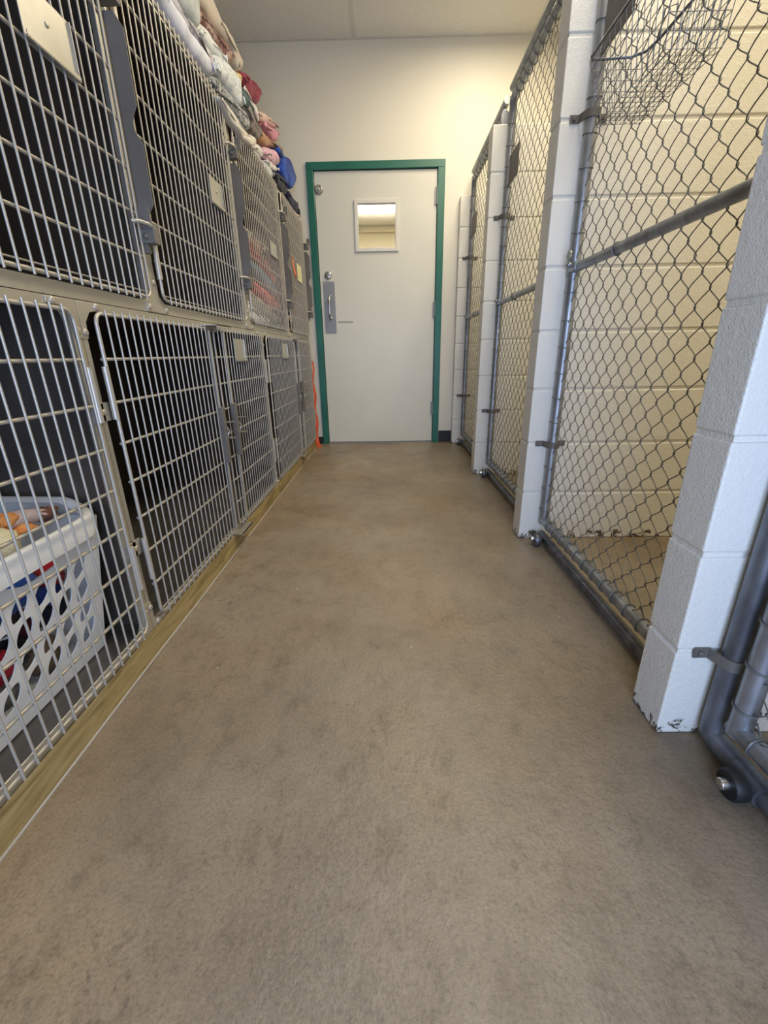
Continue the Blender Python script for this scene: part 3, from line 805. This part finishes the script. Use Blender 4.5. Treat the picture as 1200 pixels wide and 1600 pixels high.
PILE = [
 # key, transform, outline, front X, material, name, label
 (fA, [(180, -200), (330, -200), (440, 0), (500, 80), (560, 190), (640, 290), (700, 370), (750, 450), (770, 530), (805, 600), (808, 650), (780, 655), (740, 620), (680, 560), (620, 480), (560, 390), (500, 300), (440, 210), (380, 110), (320, 25), (290, -20)], -.640, 'lav', 'rolled_towel', 'pale lavender rolled towel along the cage top edge', 'towel'),
 (fA, [(330, -200), (430, -200), (520, 0), (600, 130), (660, 240), (720, 300), (770, 390), (830, 490), (832, 560), (815, 610), (770, 530), (750, 450), (700, 370), (640, 290), (560, 190), (500, 80), (440, 0)], -.655, 'mauve', 'folded_towel', 'thin grey and mauve folded towels just above the lavender roll', 'towel'),
 (fA, [(420, -220), (650, -220), (700, -20), (705, 80), (712, 170), (700, 260), (660, 240), (600, 140), (520, 0), (440, -160)], -.66, 'sage', 'folded_fleece', 'grey-green lumpy fleece at the top edge of the picture', 'blanket'),
 (fA, [(706, 165), (760, 225), (850, 350), (920, 455), (955, 520), (930, 560), (860, 480), (800, 440), (760, 380), (700, 290), (690, 250)], -.668, 'white', 'folded_fleece', 'white fleece blanket between the grey-green fleece and the rust print', 'blanket'),
 (fA, [(700, 60), (750, 105), (830, 225), (880, 295), (940, 365), (1000, 460), (1005, 515), (960, 535), (920, 465), (855, 370), (800, 285), (740, 205), (706, 160)], -.68, 'rust', 'folded_blanket', 'rust-brown printed blanket under the cream spotted one', 'blanket'),
 (fA, [(640, -220), (760, -220), (830, 30), (880, 130), (950, 230), (1020, 380), (1070, 500), (1082, 570), (1062, 622), (1030, 600), (1010, 520), (1000, 455), (940, 360), (870, 280), (820, 210), (750, 100), (700, 40)], -.69, 'cream_spot', 'folded_blanket', 'cream blanket with dark spots, highest in the pile on the cages', 'blanket'),
 (fA, [(825, 440), (900, 475), (960, 530), (1010, 600), (1050, 690), (1055, 780), (1090, 860), (1102, 920), (1060, 905), (1000, 820), (930, 720), (850, 632), (822, 580), (832, 520)], -.645, 'swirl', 'folded_fleece', 'pale grey swirl-textured fleece hanging over the cage edge', 'blanket'),
 (fA, [(800, 650), (850, 640), (930, 728), (1000, 828), (1060, 912), (1102, 925), (1135, 1000), (1152, 1080), (1130, 1135), (1080, 1085), (1020, 1005), (940, 905), (880, 835), (800, 730), (780, 685)], -.655, 'dswirl', 'folded_fleece', 'dark grey and white swirl fleece beneath the pale swirl fleece', 'blanket'),
 (fA, [(1018, 610), (1060, 615), (1068, 660), (1060, 730), (1055, 775), (1040, 700)], -.70, 'yellow', 'folded_towel', 'small yellow cloth edge below the cream spotted blanket', 'towel'),
 (fB, [(318, 225), (350, 215), (420, 280), (490, 340), (530, 430), (536, 500), (510, 570), (480, 590), (440, 530), (400, 460), (360, 390), (325, 300)], -.70, 'maroon', 'folded_blanket', 'maroon fleece blanket bulging out from the pile against the back wall', 'blanket'),
 (fB, [(300, 430), (330, 400), (370, 460), (410, 540), (440, 600), (457, 650), (450, 675), (410, 625), (360, 560), (310, 480)], -.675, 'teal', 'folded_cloth', 'dark teal cloth showing between the swirl fleece and the maroon blanket', 'cloth'),
 (fB, [(365, 590), (410, 630), (455, 690), (500, 780), (525, 850), (545, 900), (545, 965), (510, 975), (470, 905), (435, 870), (425, 800), (400, 700)], -.665, 'taupe', 'folded_blanket', 'taupe plush blanket beyond the dark swirl fleece', 'blanket'),
 (fB, [(330, 370), (370, 420), (430, 520), (480, 590), (500, 660), (532, 735), (522, 785), (480, 710), (457, 650), (430, 580), (390, 490), (345, 420)], -.69, 'lilac', 'folded_cloth', 'pale lilac and white cloth below the maroon blanket', 'cloth'),
 (fB, [(492, 640), (560, 660), (640, 710), (690, 765), (722, 820), (715, 850), (660, 815), (600, 790), (540, 770), (515, 720)], -.70, 'peach', 'folded_blanket', 'peach folded blanket on top of the pink one', 'blanket'),
 (fB, [(545, 775), (600, 792), (665, 820), (718, 858), (728, 900), (710, 972), (680, 985), (640, 935), (590, 860)], -.69, 'pink', 'folded_blanket', 'rose pink folded blanket under the peach one', 'blanket'),
 (fB, [(530, 850), (570, 890), (630, 935), (700, 990), (750, 1045), (772, 1112), (720, 1075), (670, 1042), (620, 1040), (575, 1035), (545, 1000), (538, 940)], -.675, 'tan', 'folded_blanket', 'tan brown blanket just above the pink patterned cloth', 'blanket'),
 (fB, [(572, 1045), (620, 1038), (680, 1062), (725, 1130), (742, 1240), (715, 1245), (640, 1190), (580, 1168), (562, 1110)], -.66, 'pinkp', 'folded_cloth', 'light pink patterned cloth beside the royal blue cloth', 'cloth'),
 (fB, [(680, 1045), (740, 1088), (800, 1130), (850, 1165), (868, 1220), (885, 1290), (907, 1400), (892, 1500), (860, 1500), (805, 1430), (765, 1345), (745, 1240), (725, 1130)], -.66, 'blue', 'folded_cloth', 'royal blue cloth at the far end of the pile', 'cloth'),
 (fB, [(70, 480), (110, 510), (180, 635), (260, 750), (340, 845), (420, 895), (470, 955), (482, 1010), (442, 1045), (390, 995), (330, 925), (260, 825), (190, 715), (120, 595), (80, 520)], -.637, 'cream', 'rolled_towel', 'long cream roll along the cage top edge below the swirl fleeces', 'towel'),
 (fB, [(446, 985), (500, 1000), (555, 1068), (572, 1130), (560, 1162), (520, 1160), (470, 1110), (440, 1050)], -.645, 'pattern', 'folded_cloth', 'white and grey patterned cloth at the end of the cream roll', 'cloth'),
 (fB, [(440, 1085), (500, 1150), (560, 1180), (620, 1245), (665, 1310), (684, 1368), (645, 1392), (580, 1325), (510, 1235), (455, 1155)], -.645, 'grey', 'folded_blanket', 'light grey blanket hanging low at the front edge beyond the patterned cloth', 'blanket'),
 (fB, [(575, 1175), (640, 1192), (700, 1245), (745, 1292), (720, 1310), (665, 1300), (610, 1235)], -.66, 'lilac', 'folded_cloth', 'small whitish cloth under the pink patterned cloth', 'cloth'),
 (fB, [(664, 1300), (720, 1300), (790, 1370), (803, 1450), (818, 1580), (792, 1572), (740, 1500), (690, 1420), (676, 1370)], -.65, 'black', 'folded_cloth', 'black cloth hanging over the cage edge under the blue cloth', 'cloth'),
 (fC, [(690, 95), (740, 110), (780, 150), (830, 225), (890, 285), (918, 320), (900, 345), (850, 290), (780, 220), (720, 150)], -.645, 'pcream', 'folded_cloth', 'pinkish cream cloth at the very end of the cage top', 'cloth'),
 (fC, [(800, 30), (840, 110), (890, 165), (885, 225), (915, 300), (905, 318), (850, 240), (815, 170), (790, 90)], -.655, 'navy', 'folded_cloth', 'dark navy cloth sagging beyond the black one by the green door frame', 'cloth'),
]
for i, (f, ol, X, mk, nme, lab, cat) in enumerate(PILE):
    hang = i == 18
    if hang: X = -.602
    pts = [px_on_x(*f(p), X) for p in ol]
    if not hang: pts = [(y, max(z, ZT + .001)) for y, z in pts]
    dep = .30 if i not in (0, 18) else (.12 if i == 0 else .032)
    if i == 0: X = -.628
    bundle(pts, X, dep, K[mk], nme, lab, cat, PG, seed=i * 3, lean=0.0, floor_z=None if hang else ZT + .0005, rough=.004, inset=.014 if hang else None)

# blankets inside the third upper cage
K['red'] = cloth('red blanket', (.58, .04, .03), (.75, .10, .075), 10)
K['steelblue'] = cloth('slate blue blanket', (.06, .12, .19), (.11, .20, .30), 10)
K['beige'] = cloth('beige towel', (.40, .35, .26), (.52, .47, .37), 14)
K['whiter'] = cloth('white ribbed towel', (.74, .74, .71), (.84, .84, .81), 25)
UG = 'blankets folded in the upper cage'
IN = [
 ([(2.17, .894), (2.55, .894), (2.60, .90), (2.61, .935), (2.55, .962), (2.40, .965), (2.28, .985), (2.20, 1.02), (2.165, 1.0)], -.668, 'whiter', 'folded_towel', 'white ribbed towel at the bottom of the blanket-filled upper cage', 'towel'),
 ([(2.20, 1.03), (2.30, .992), (2.45, .972), (2.62, .962), (2.80, .92), (2.84, .95), (2.70, 1.005), (2.45, 1.035), (2.20, 1.06)], -.668, 'beige', 'folded_towel', 'beige towel just above the white ribbed one in the upper cage', 'towel'),
 ([(2.16, 1.066), (2.45, 1.04), (2.72, 1.01), (2.86, .99), (2.87, 1.05), (2.70, 1.075), (2.45, 1.10), (2.16, 1.11)], -.668, 'red', 'folded_blanket', 'lower red blanket of the stack in the upper cage', 'blanket'),
 ([(2.16, 1.115), (2.45, 1.106), (2.70, 1.082), (2.86, 1.06), (2.87, 1.12), (2.70, 1.165), (2.45, 1.195), (2.16, 1.20)], -.668, 'steelblue', 'folded_blanket', 'slate blue blanket between two red ones in the upper cage', 'blanket'),
 ([(2.16, 1.206), (2.45, 1.20), (2.70, 1.172), (2.87, 1.128), (2.87, 1.20), (2.70, 1.245), (2.45, 1.255), (2.16, 1.258)], -.672, 'red', 'folded_blanket', 'upper red blanket of the stack in the upper cage', 'blanket'),
 ([(2.16, 1.264), (2.45, 1.262), (2.66, 1.25), (2.70, 1.30), (2.45, 1.325), (2.16, 1.33)], -.672, 'beige', 'folded_blanket', 'beige blanket on top of the stack in the upper cage', 'blanket'),
]
for i, (ol, X, mk, nme, lab, cat) in enumerate(IN):
    bundle(ol, X, .42, K[mk], nme, lab, cat, UG, seed=80 + i * 3, floor_z=.8775, rough=.005)
# things in the last upper cage
U4 = [
 ([(3.02, .880), (3.28, .880), (3.31, .91), (3.28, .95), (3.14, .962), (3.03, .94)], -.70, 'yellow', 'folded_towel', 'pale yellow pad at the bottom of the last upper cage', 'towel'),
 ([(3.05, .966), (3.28, .96), (3.36, .98), (3.34, 1.02), (3.2, 1.03), (3.06, 1.01)], -.71, 'peach', 'folded_towel', 'peach pad over the yellow one in the last upper cage', 'towel'),
 ([(3.03, 1.035), (3.3, 1.035), (3.42, 1.04), (3.42, 1.085), (3.2, 1.10), (3.04, 1.085)], -.715, 'pinkp', 'folded_blanket', 'pink folded blanket on the pads in the last upper cage', 'blanket'),
]
for i, (ol, X, mk, nme, lab, cat) in enumerate(U4):
    bundle(ol, X, .30, K[mk], nme, lab, cat, 'pads in the last upper cage', seed=120 + i * 3, floor_z=.8775, rough=.005)
# cards hung on the last upper door
def card(y0, y1, z0, z1, mat, name, label):
    X = BX + .0105
    o = MB().bbox(X, X + .0014, y0, y1, z0, z1, .0005)
    for z in np.linspace(z0 + .015, z1 - .015, 4):
        pass
    return tag(o.build(name, mat), label, 'card')
card(3.275, 3.435, 1.225, 1.330, two_tone('yellow card', (.70, .66, .30), (.74, .72, .44), 30, .6), 'cage_card', 'pale yellow card clipped on the last upper cage door')
og = MB(); X = BX + .0085
og.prism([(3.135, 1.315), (3.15, 1.345), (3.165, 1.335), (3.18, 1.295), (3.235, 1.265), (3.235, 1.235), (3.19, 1.245), (3.165, 1.265), (3.15, 1.275)], X, X + .003, 'x')
tag(og.build('orange_tag', two_tone('orange red tag', (.60, .05, .015), (.85, .30, .06), 25, .6)), 'orange red tag beside the yellow card on the last upper cage door', 'tag')

# orange strap hanging at the end of the cages
sp = MB()
spts = []
for k in range(40):
    f = k / 39; z = .70 - f * .688
    spts.append((CX + .016 + .006 * math.sin(f * 20), 3.676 - .006 * f + .003 * math.sin(f * 31), z))
for k in range(39):
    a, b = spts[k], spts[k + 1]; w_ = .005 + .009 * (k / 39)
    sp.add([(a[0] - w_, a[1] - .004, a[2]), (a[0] + w_, a[1] - .004, a[2]), (b[0] + w_, b[1] - .004, b[2]), (b[0] - w_, b[1] - .004, b[2]),
            (a[0] - w_, a[1] + .004, a[2]), (a[0] + w_, a[1] + .004, a[2]), (b[0] + w_, b[1] + .004, b[2]), (b[0] - w_, b[1] + .004, b[2])],
           [(0, 1, 2, 3), (4, 7, 6, 5), (0, 4, 5, 1), (1, 5, 6, 2), (2, 6, 7, 3), (3, 7, 4, 0)])
sp.bbox(CX + .004, CX + .046, 3.664, 3.680, .0, .016, .003)
tag(sp.build('orange_strap', MT['orange'], smooth=False), 'orange strap hanging down at the far end of the cages', 'strap')

# ------------------------------------------------------------------ laundry basket with plush toys
lb = empty('laundry_basket', (-.87, .62, .078), 'white plastic laundry basket with leaf-shaped holes inside the lower cage', 'basket')
def leaf_hole_wall(mb, P, wu, wv, holes, th, nrm):
    """P(u,v)->point; a wall grid with leaf holes cut in it, given a thickness"""
    bm = bmesh.new()
    nu, nv = wu, wv
    keep = {}
    def inside(u, v):
        for (cu, cv, a, b, s_) in holes:
            x, y = u - cu, v - cv
            y2 = y; x2 = x - s_ * y
            q = abs(y2) / b
            if q < 1 and abs(x2) < a * (1 - q ** 2): return True
        return False
    vid = {}; vs = []; fs = []
    for j in range(nv + 1):
        for i in range(nu + 1):
            vid[(i, j)] = len(vs); vs.append((i / nu, j / nv))
    cells = [[not inside((i + .5) / nu, (j + .5) / nv) for i in range(nu)] for j in range(nv)]
    # pull the hole edges onto the leaf outline
    V2 = []
    for (u, v) in vs:
        best = None
        for (cu, cv, a, b, s_) in holes:
            y = v - cv; x = u - cu - s_ * y
            if abs(y) > b * 1.25 or abs(x) > a * 1.5: continue
            yy = max(-b, min(b, y)); ww = a * (1 - (yy / b) ** 2)
            if abs(x) > 1e-6 and abs(abs(x) - ww) < .75 / nu and abs(y) <= b:
                best = (cu + s_ * y + math.copysign(ww, x), v)
        V2.append(best or (u, v))
    used = {}; out = []; faces = []
    def g(i, j, side):
        k_ = (i, j, side)
        if k_ not in used:
            u, v = V2[vid[(i, j)]]; p = Vector(P(u, v)) + Vector(nrm) * (-th if side else 0)
            used[k_] = len(out); out.append(p)
        return used[k_]
    for j in range(nv):
        for i in range(nu):
            if not cells[j][i]: continue
            q = [(i, j), (i + 1, j), (i + 1, j + 1), (i, j + 1)]
            faces.append([g(*c_, 0) for c_ in q]); faces.append([g(*c_, 1) for c_ in reversed(q)])
            for (di, dj, e0, e1) in ((0, -1, 0, 1), (1, 0, 1, 2), (0, 1, 2, 3), (-1, 0, 3, 0)):
                ii, jj = i + di, j + dj
                if not (0 <= ii < nu and 0 <= jj < nv) or not cells[jj][ii]:
                    a_, b_ = q[e0], q[e1]; faces.append([g(*a_, 0), g(*a_, 1), g(*b_, 1), g(*b_, 0)])
    bm.free()
    return mb.add(out, faces)
bz0_, bz1_ = .080, .412
def bX(z): return -.712 + .040 * (z - bz0_) / (bz1_ - bz0_)
def bY1(z): return .885 + .030 * (z - bz0_) / (bz1_ - bz0_)
bw = MB()
cp, rp_ = .0543, .0535
cols = [.838 - cp * k for k in range(12)]; rows = [.157 + rp_ * k for k in range(4)]
def quadw(pts):
    o = bw.n; n = len(pts)
    vs = [(bX(z), y, z) for y, z in pts] + [(bX(z) - .003, y, z) for y, z in pts]
    bw.add(vs, [tuple(range(n)), tuple(range(2 * n - 1, n - 1, -1))])
def leaf_cell(cy, cz, hy, hz, la, lb, ang):
    n = 28; vs = []; fs = []
    for side in (0, 1):
        for k in range(n):
            t = 2 * PI * k / n
            # leaf: two arcs meeting in points
            lx = la * math.cos(t); ly = lb * math.sin(t) * abs(math.sin(t)) ** .25
            y = cy + lx * math.cos(ang) - ly * math.sin(ang); z = cz + lx * math.sin(ang) + ly * math.cos(ang)
            vs.append((bX(z) - .003 * side, y, z))
        for k in range(n):
            t = 2 * PI * k / n + ang * 1.0
            c_, s_ = math.cos(t), math.sin(t); q = max(abs(c_) / hy, abs(s_) / hz)
            y, z = cy + c_ / q, cz + s_ / q
            vs.append((bX(z) - .003 * side, y, z))
    for k in range(n):
        l = (k + 1) % n
        fs += [(k, l, n + l, n + k), (2 * n + k, 3 * n + k, 3 * n + l, 2 * n + l), (k, 2 * n + k, 2 * n + l, l)]
    # square off the cell corners
    o = bw.n; bw.add(vs, fs)
    for sy in (-1, 1):
        for sz in (-1, 1):
            best = sorted(range(n), key=lambda k: (vs[n + k][1] - cy - sy * hy) ** 2 + (vs[n + k][2] - cz - sz * hz) ** 2)[:2]
            y, z = cy + sy * hy, cz + sz * hz
            for side in (0, 1):
                a_, b_ = vs[n + best[0] + 2 * n * side], vs[n + best[1] + 2 * n * side]
                bw.add([a_, b_, (bX(z) - .003 * side, y, z)], [(0, 1, 2)])
for cy in cols:
    for cz in rows: leaf_cell(cy, cz, cp / 2, rp_ / 2, .0300, .0160, .86)
yl, yr = cols[-1] - cp / 2, cols[0] + cp / 2; zl, zh = rows[0] - rp_ / 2, rows[-1] + rp_ / 2
quadw([(.19, bz0_), (bY1(bz0_), bz0_), (bY1(zl), zl), (.19, zl)])
quadw([(.19, zl), (yl, zl), (yl, zh), (.19, zh)])
quadw([(yr, zl), (bY1(zl), zl), (bY1(zh), zh), (yr, zh)])
# hand opening under the rim
quadw([(.19, zh), (.640, zh), (.640, bz1_), (.19, bz1_)])
quadw([(.640, zh), (.775, zh), (.775, zh + .012), (.720, zh + .008), (.690, zh + .010), (.660, zh + .022), (.640, zh + .035)])
quadw([(.775, zh), (bY1(zh), zh), (bY1(bz1_), bz1_), (.775, bz1_)])
def slab(P0, P1, P2, P3):
    bw.add([P0, P1, P2, P3], [(0, 1, 2, 3)])
bx_b0, bx_b1 = -1.03, -1.07
slab((-.712, .885, bz0_), (bx_b0, .885, bz0_), (bx_b1, .915, bz1_), (bX(bz1_), .915, bz1_))
slab((-.712, .19, bz0_), (bx_b0, .19, bz0_), (bx_b1, .16, bz1_), (bX(bz1_), .19, bz1_))
slab((bx_b0, .19, bz0_), (bx_b0, .885, bz0_), (bx_b1, .915, bz1_), (bx_b1, .16, bz1_))
bw.box(-1.03, -.713, .19, .885, bz0_ - .001, bz0_ + .004)
kid(bw, 'basket_body', MT['plastic'], lb, angle=50, fixn=False)
rp = []; 
RO = rrect(.135, .930, -1.085, -.652, .085, 8)       # (y, x)
prof = [(0, .010), (.006, .018), (.016, .020), (.024, .015), (.027, -.008), (.025, -.022), (.022, -.022), (.022, -.006), (.014, .012), (.006, .011)]
ce = ((.125 + .945) / 2, (-1.085 - .655) / 2); n_ = len(RO); vs = []; fs = []
for (y, x) in RO:
    d_ = Vector((y - ce[0], (x - ce[1]) * 1.9)); d_.normalize()
    for a, b in prof:
        wav = .007 * math.sin(y * 28) if x > -.69 else 0
        up = .026 * max(0.0, min(1.0, (y - .84) / .07)) * max(0.0, min(1.0, (-.69 - x) / .06)) * (.4 if b < 0 else 1)
        vs.append((x + d_.y * (a - .022), y + d_.x * (a - .022), bz1_ + b + up + wav * (1 if b < 0 else .35)))
m_ = len(prof)
for i in range(n_):
    j = (i + 1) % n_
    for k in range(m_):
        l = (k + 1) % m_; fs.append((i * m_ + k, j * m_ + k, j * m_ + l, i * m_ + l))
kid(MB().add(vs, fs), 'basket_rim', MT['plastic'], lb)
# toys
def blob(mb, c, r, sx=1, sy=1, sz=1, seg=20, rg=12, rough=.06, ph=0.0):
    vs = []; fs = []
    for j in range(rg + 1):
        t = PI * j / rg
        for i in range(seg):
            p = 2 * PI * i / seg
            d_ = Vector((math.sin(t) * math.cos(p), math.sin(t) * math.sin(p), math.cos(t)))
            k = 1 + rough * noise.noise(d_ * 2.2 + Vector((ph, ph, 0))) * 2
            vs.append((c[0] + d_.x * r * sx * k, c[1] + d_.y * r * sy * k, c[2] + d_.z * r * sz * k))
    for j in range(rg):
        for i in range(seg):
            l = (i + 1) % seg; fs.append((j * seg + i, (j + 1) * seg + i, (j + 1) * seg + l, j * seg + l))
    return mb.add(vs, fs)
duck = empty('plush_duck', (-.75, .76, .40), 'cream, orange and brown plush toy lying on top of the laundry basket', 'toy')
kid(blob(MB(), (-.752, .728, .412), .050, .8, 1.0, .80, rough=.12), 'body', cloth('pale yellow plush', (.72, .66, .40), (.80, .76, .55), 40, 0, .4, .6, .8), duck)
kid(MB().tube([(-.752, .768, .444), (-.748, .79, .450), (-.742, .812, .447), (-.736, .832, .443), (-.731, .848, .439)], [.014, .016, .015, .014, .011], 14), 'neck', cloth('pinkish plush', (.52, .38, .34), (.66, .54, .48), 40, 0, .4, .6, .8), duck)
kid(blob(MB(), (-.732, .850, .439), .019, .8, 1.35, .75, rough=.25), 'tail', cloth('dark brown plush', (.10, .035, .02), (.20, .09, .05), 40, 0, .4, .6, .8), duck)
K['oplush'] = cloth('orange plush', (.66, .24, .06), (.75, .36, .12), 40, 0, .4, .6, .8)
kid(blob(MB(), (-.752, .772, .452), .020, 1, 1.2, .8, rough=.2), 'foot', K['oplush'], duck)
kid(blob(MB(), (-.738, .790, .425), .018, 1, 1.4, .7, rough=.2, ph=3), 'foot', K['oplush'], duck)
toys = [('dk1', (-.785, .845, .205), .044, (.7, .8, 1.0), (.010, .010, .016), (.030, .030, .045), 'near-black toy in the far end of the laundry basket'),
        ('dk2', (-.795, .735, .255), .048, (.7, .9, .9), (.035, .025, .018), (.075, .055, .04), 'dark brown plush toy in the middle of the laundry basket'),
        ('dk3', (-.795, .785, .205), .036, (.7, .8, .9), (.06, .012, .018), (.10, .022, .03), 'dark maroon toy between the near-black and dark brown toys in the basket'),
        ('dk4', (-.79, .725, .175), .040, (.7, .8, .8), (.012, .012, .012), (.028, .028, .028), 'black toy under the dark brown plush in the laundry basket'),
        ('dk5', (-.79, .625, .255), .046, (.7, .9, .9), (.05, .042, .036), (.10, .085, .07), 'grey brown plush toy below the cream duck in the laundry basket'),
        ('blue', (-.755, .725, .318), .060, (.55, 1.15, .75), (.015, .06, .32), (.03, .10, .45), 'blue plush toy pressed against the upper front of the laundry basket'),
        ('red', (-.76, .845, .300), .040, (.6, .9, .8), (.35, .01, .02), (.50, .03, .04), 'small red toy near the top far corner inside the laundry basket'),
        ('bluesm', (-.755, .82, .262), .034, (.6, .9, .7), (.01, .03, .16), (.03, .06, .25), 'dark blue toy under the small red toy in the laundry basket'),
        ('redlow', (-.76, .662, .190), .046, (.6, .9, .7), (.34, .01, .03), (.48, .02, .05), 'crimson toy low in the laundry basket'),
        ('green', (-.762, .572, .125), .042, (.6, 1, .8), (.15, .34, .02), (.24, .48, .05), 'lime green toy at the bottom of the laundry basket'),
        ('brown', (-.78, .79, .125), .046, (.6, 1.1, .9), (.16, .11, .07), (.26, .19, .13), 'brown toy at the bottom far corner of the laundry basket'),
        ('greyp', (-.79, .69, .112), .050, (.6, 1.0, .6), (.10, .10, .09), (.26, .25, .22), 'grey plush toy at the bottom middle of the laundry basket'),
        ('tanp', (-.765, .655, .290), .040, (.55, .9, .7), (.42, .32, .22), (.52, .44, .33), 'tan plush toy beside the blue one behind the basket front')]
for i, (k_, c_, r_, sc_, a_, b_, lab) in enumerate(toys):
    c_ = (min(c_[0], bX(c_[2]) - .006 - r_ * sc_[0] * 1.12), c_[1], c_[2])
    o = blob(MB(), (0, 0, 0), r_, *sc_, rough=.12, ph=i * 4.0)
    o = o.build('plush_toy', cloth('toy ' + k_, a_, b_, 18), loc=c_, angle=180)
    tag(o, lab, 'toy', 'toys in the laundry basket')
# pad under the lower cage door
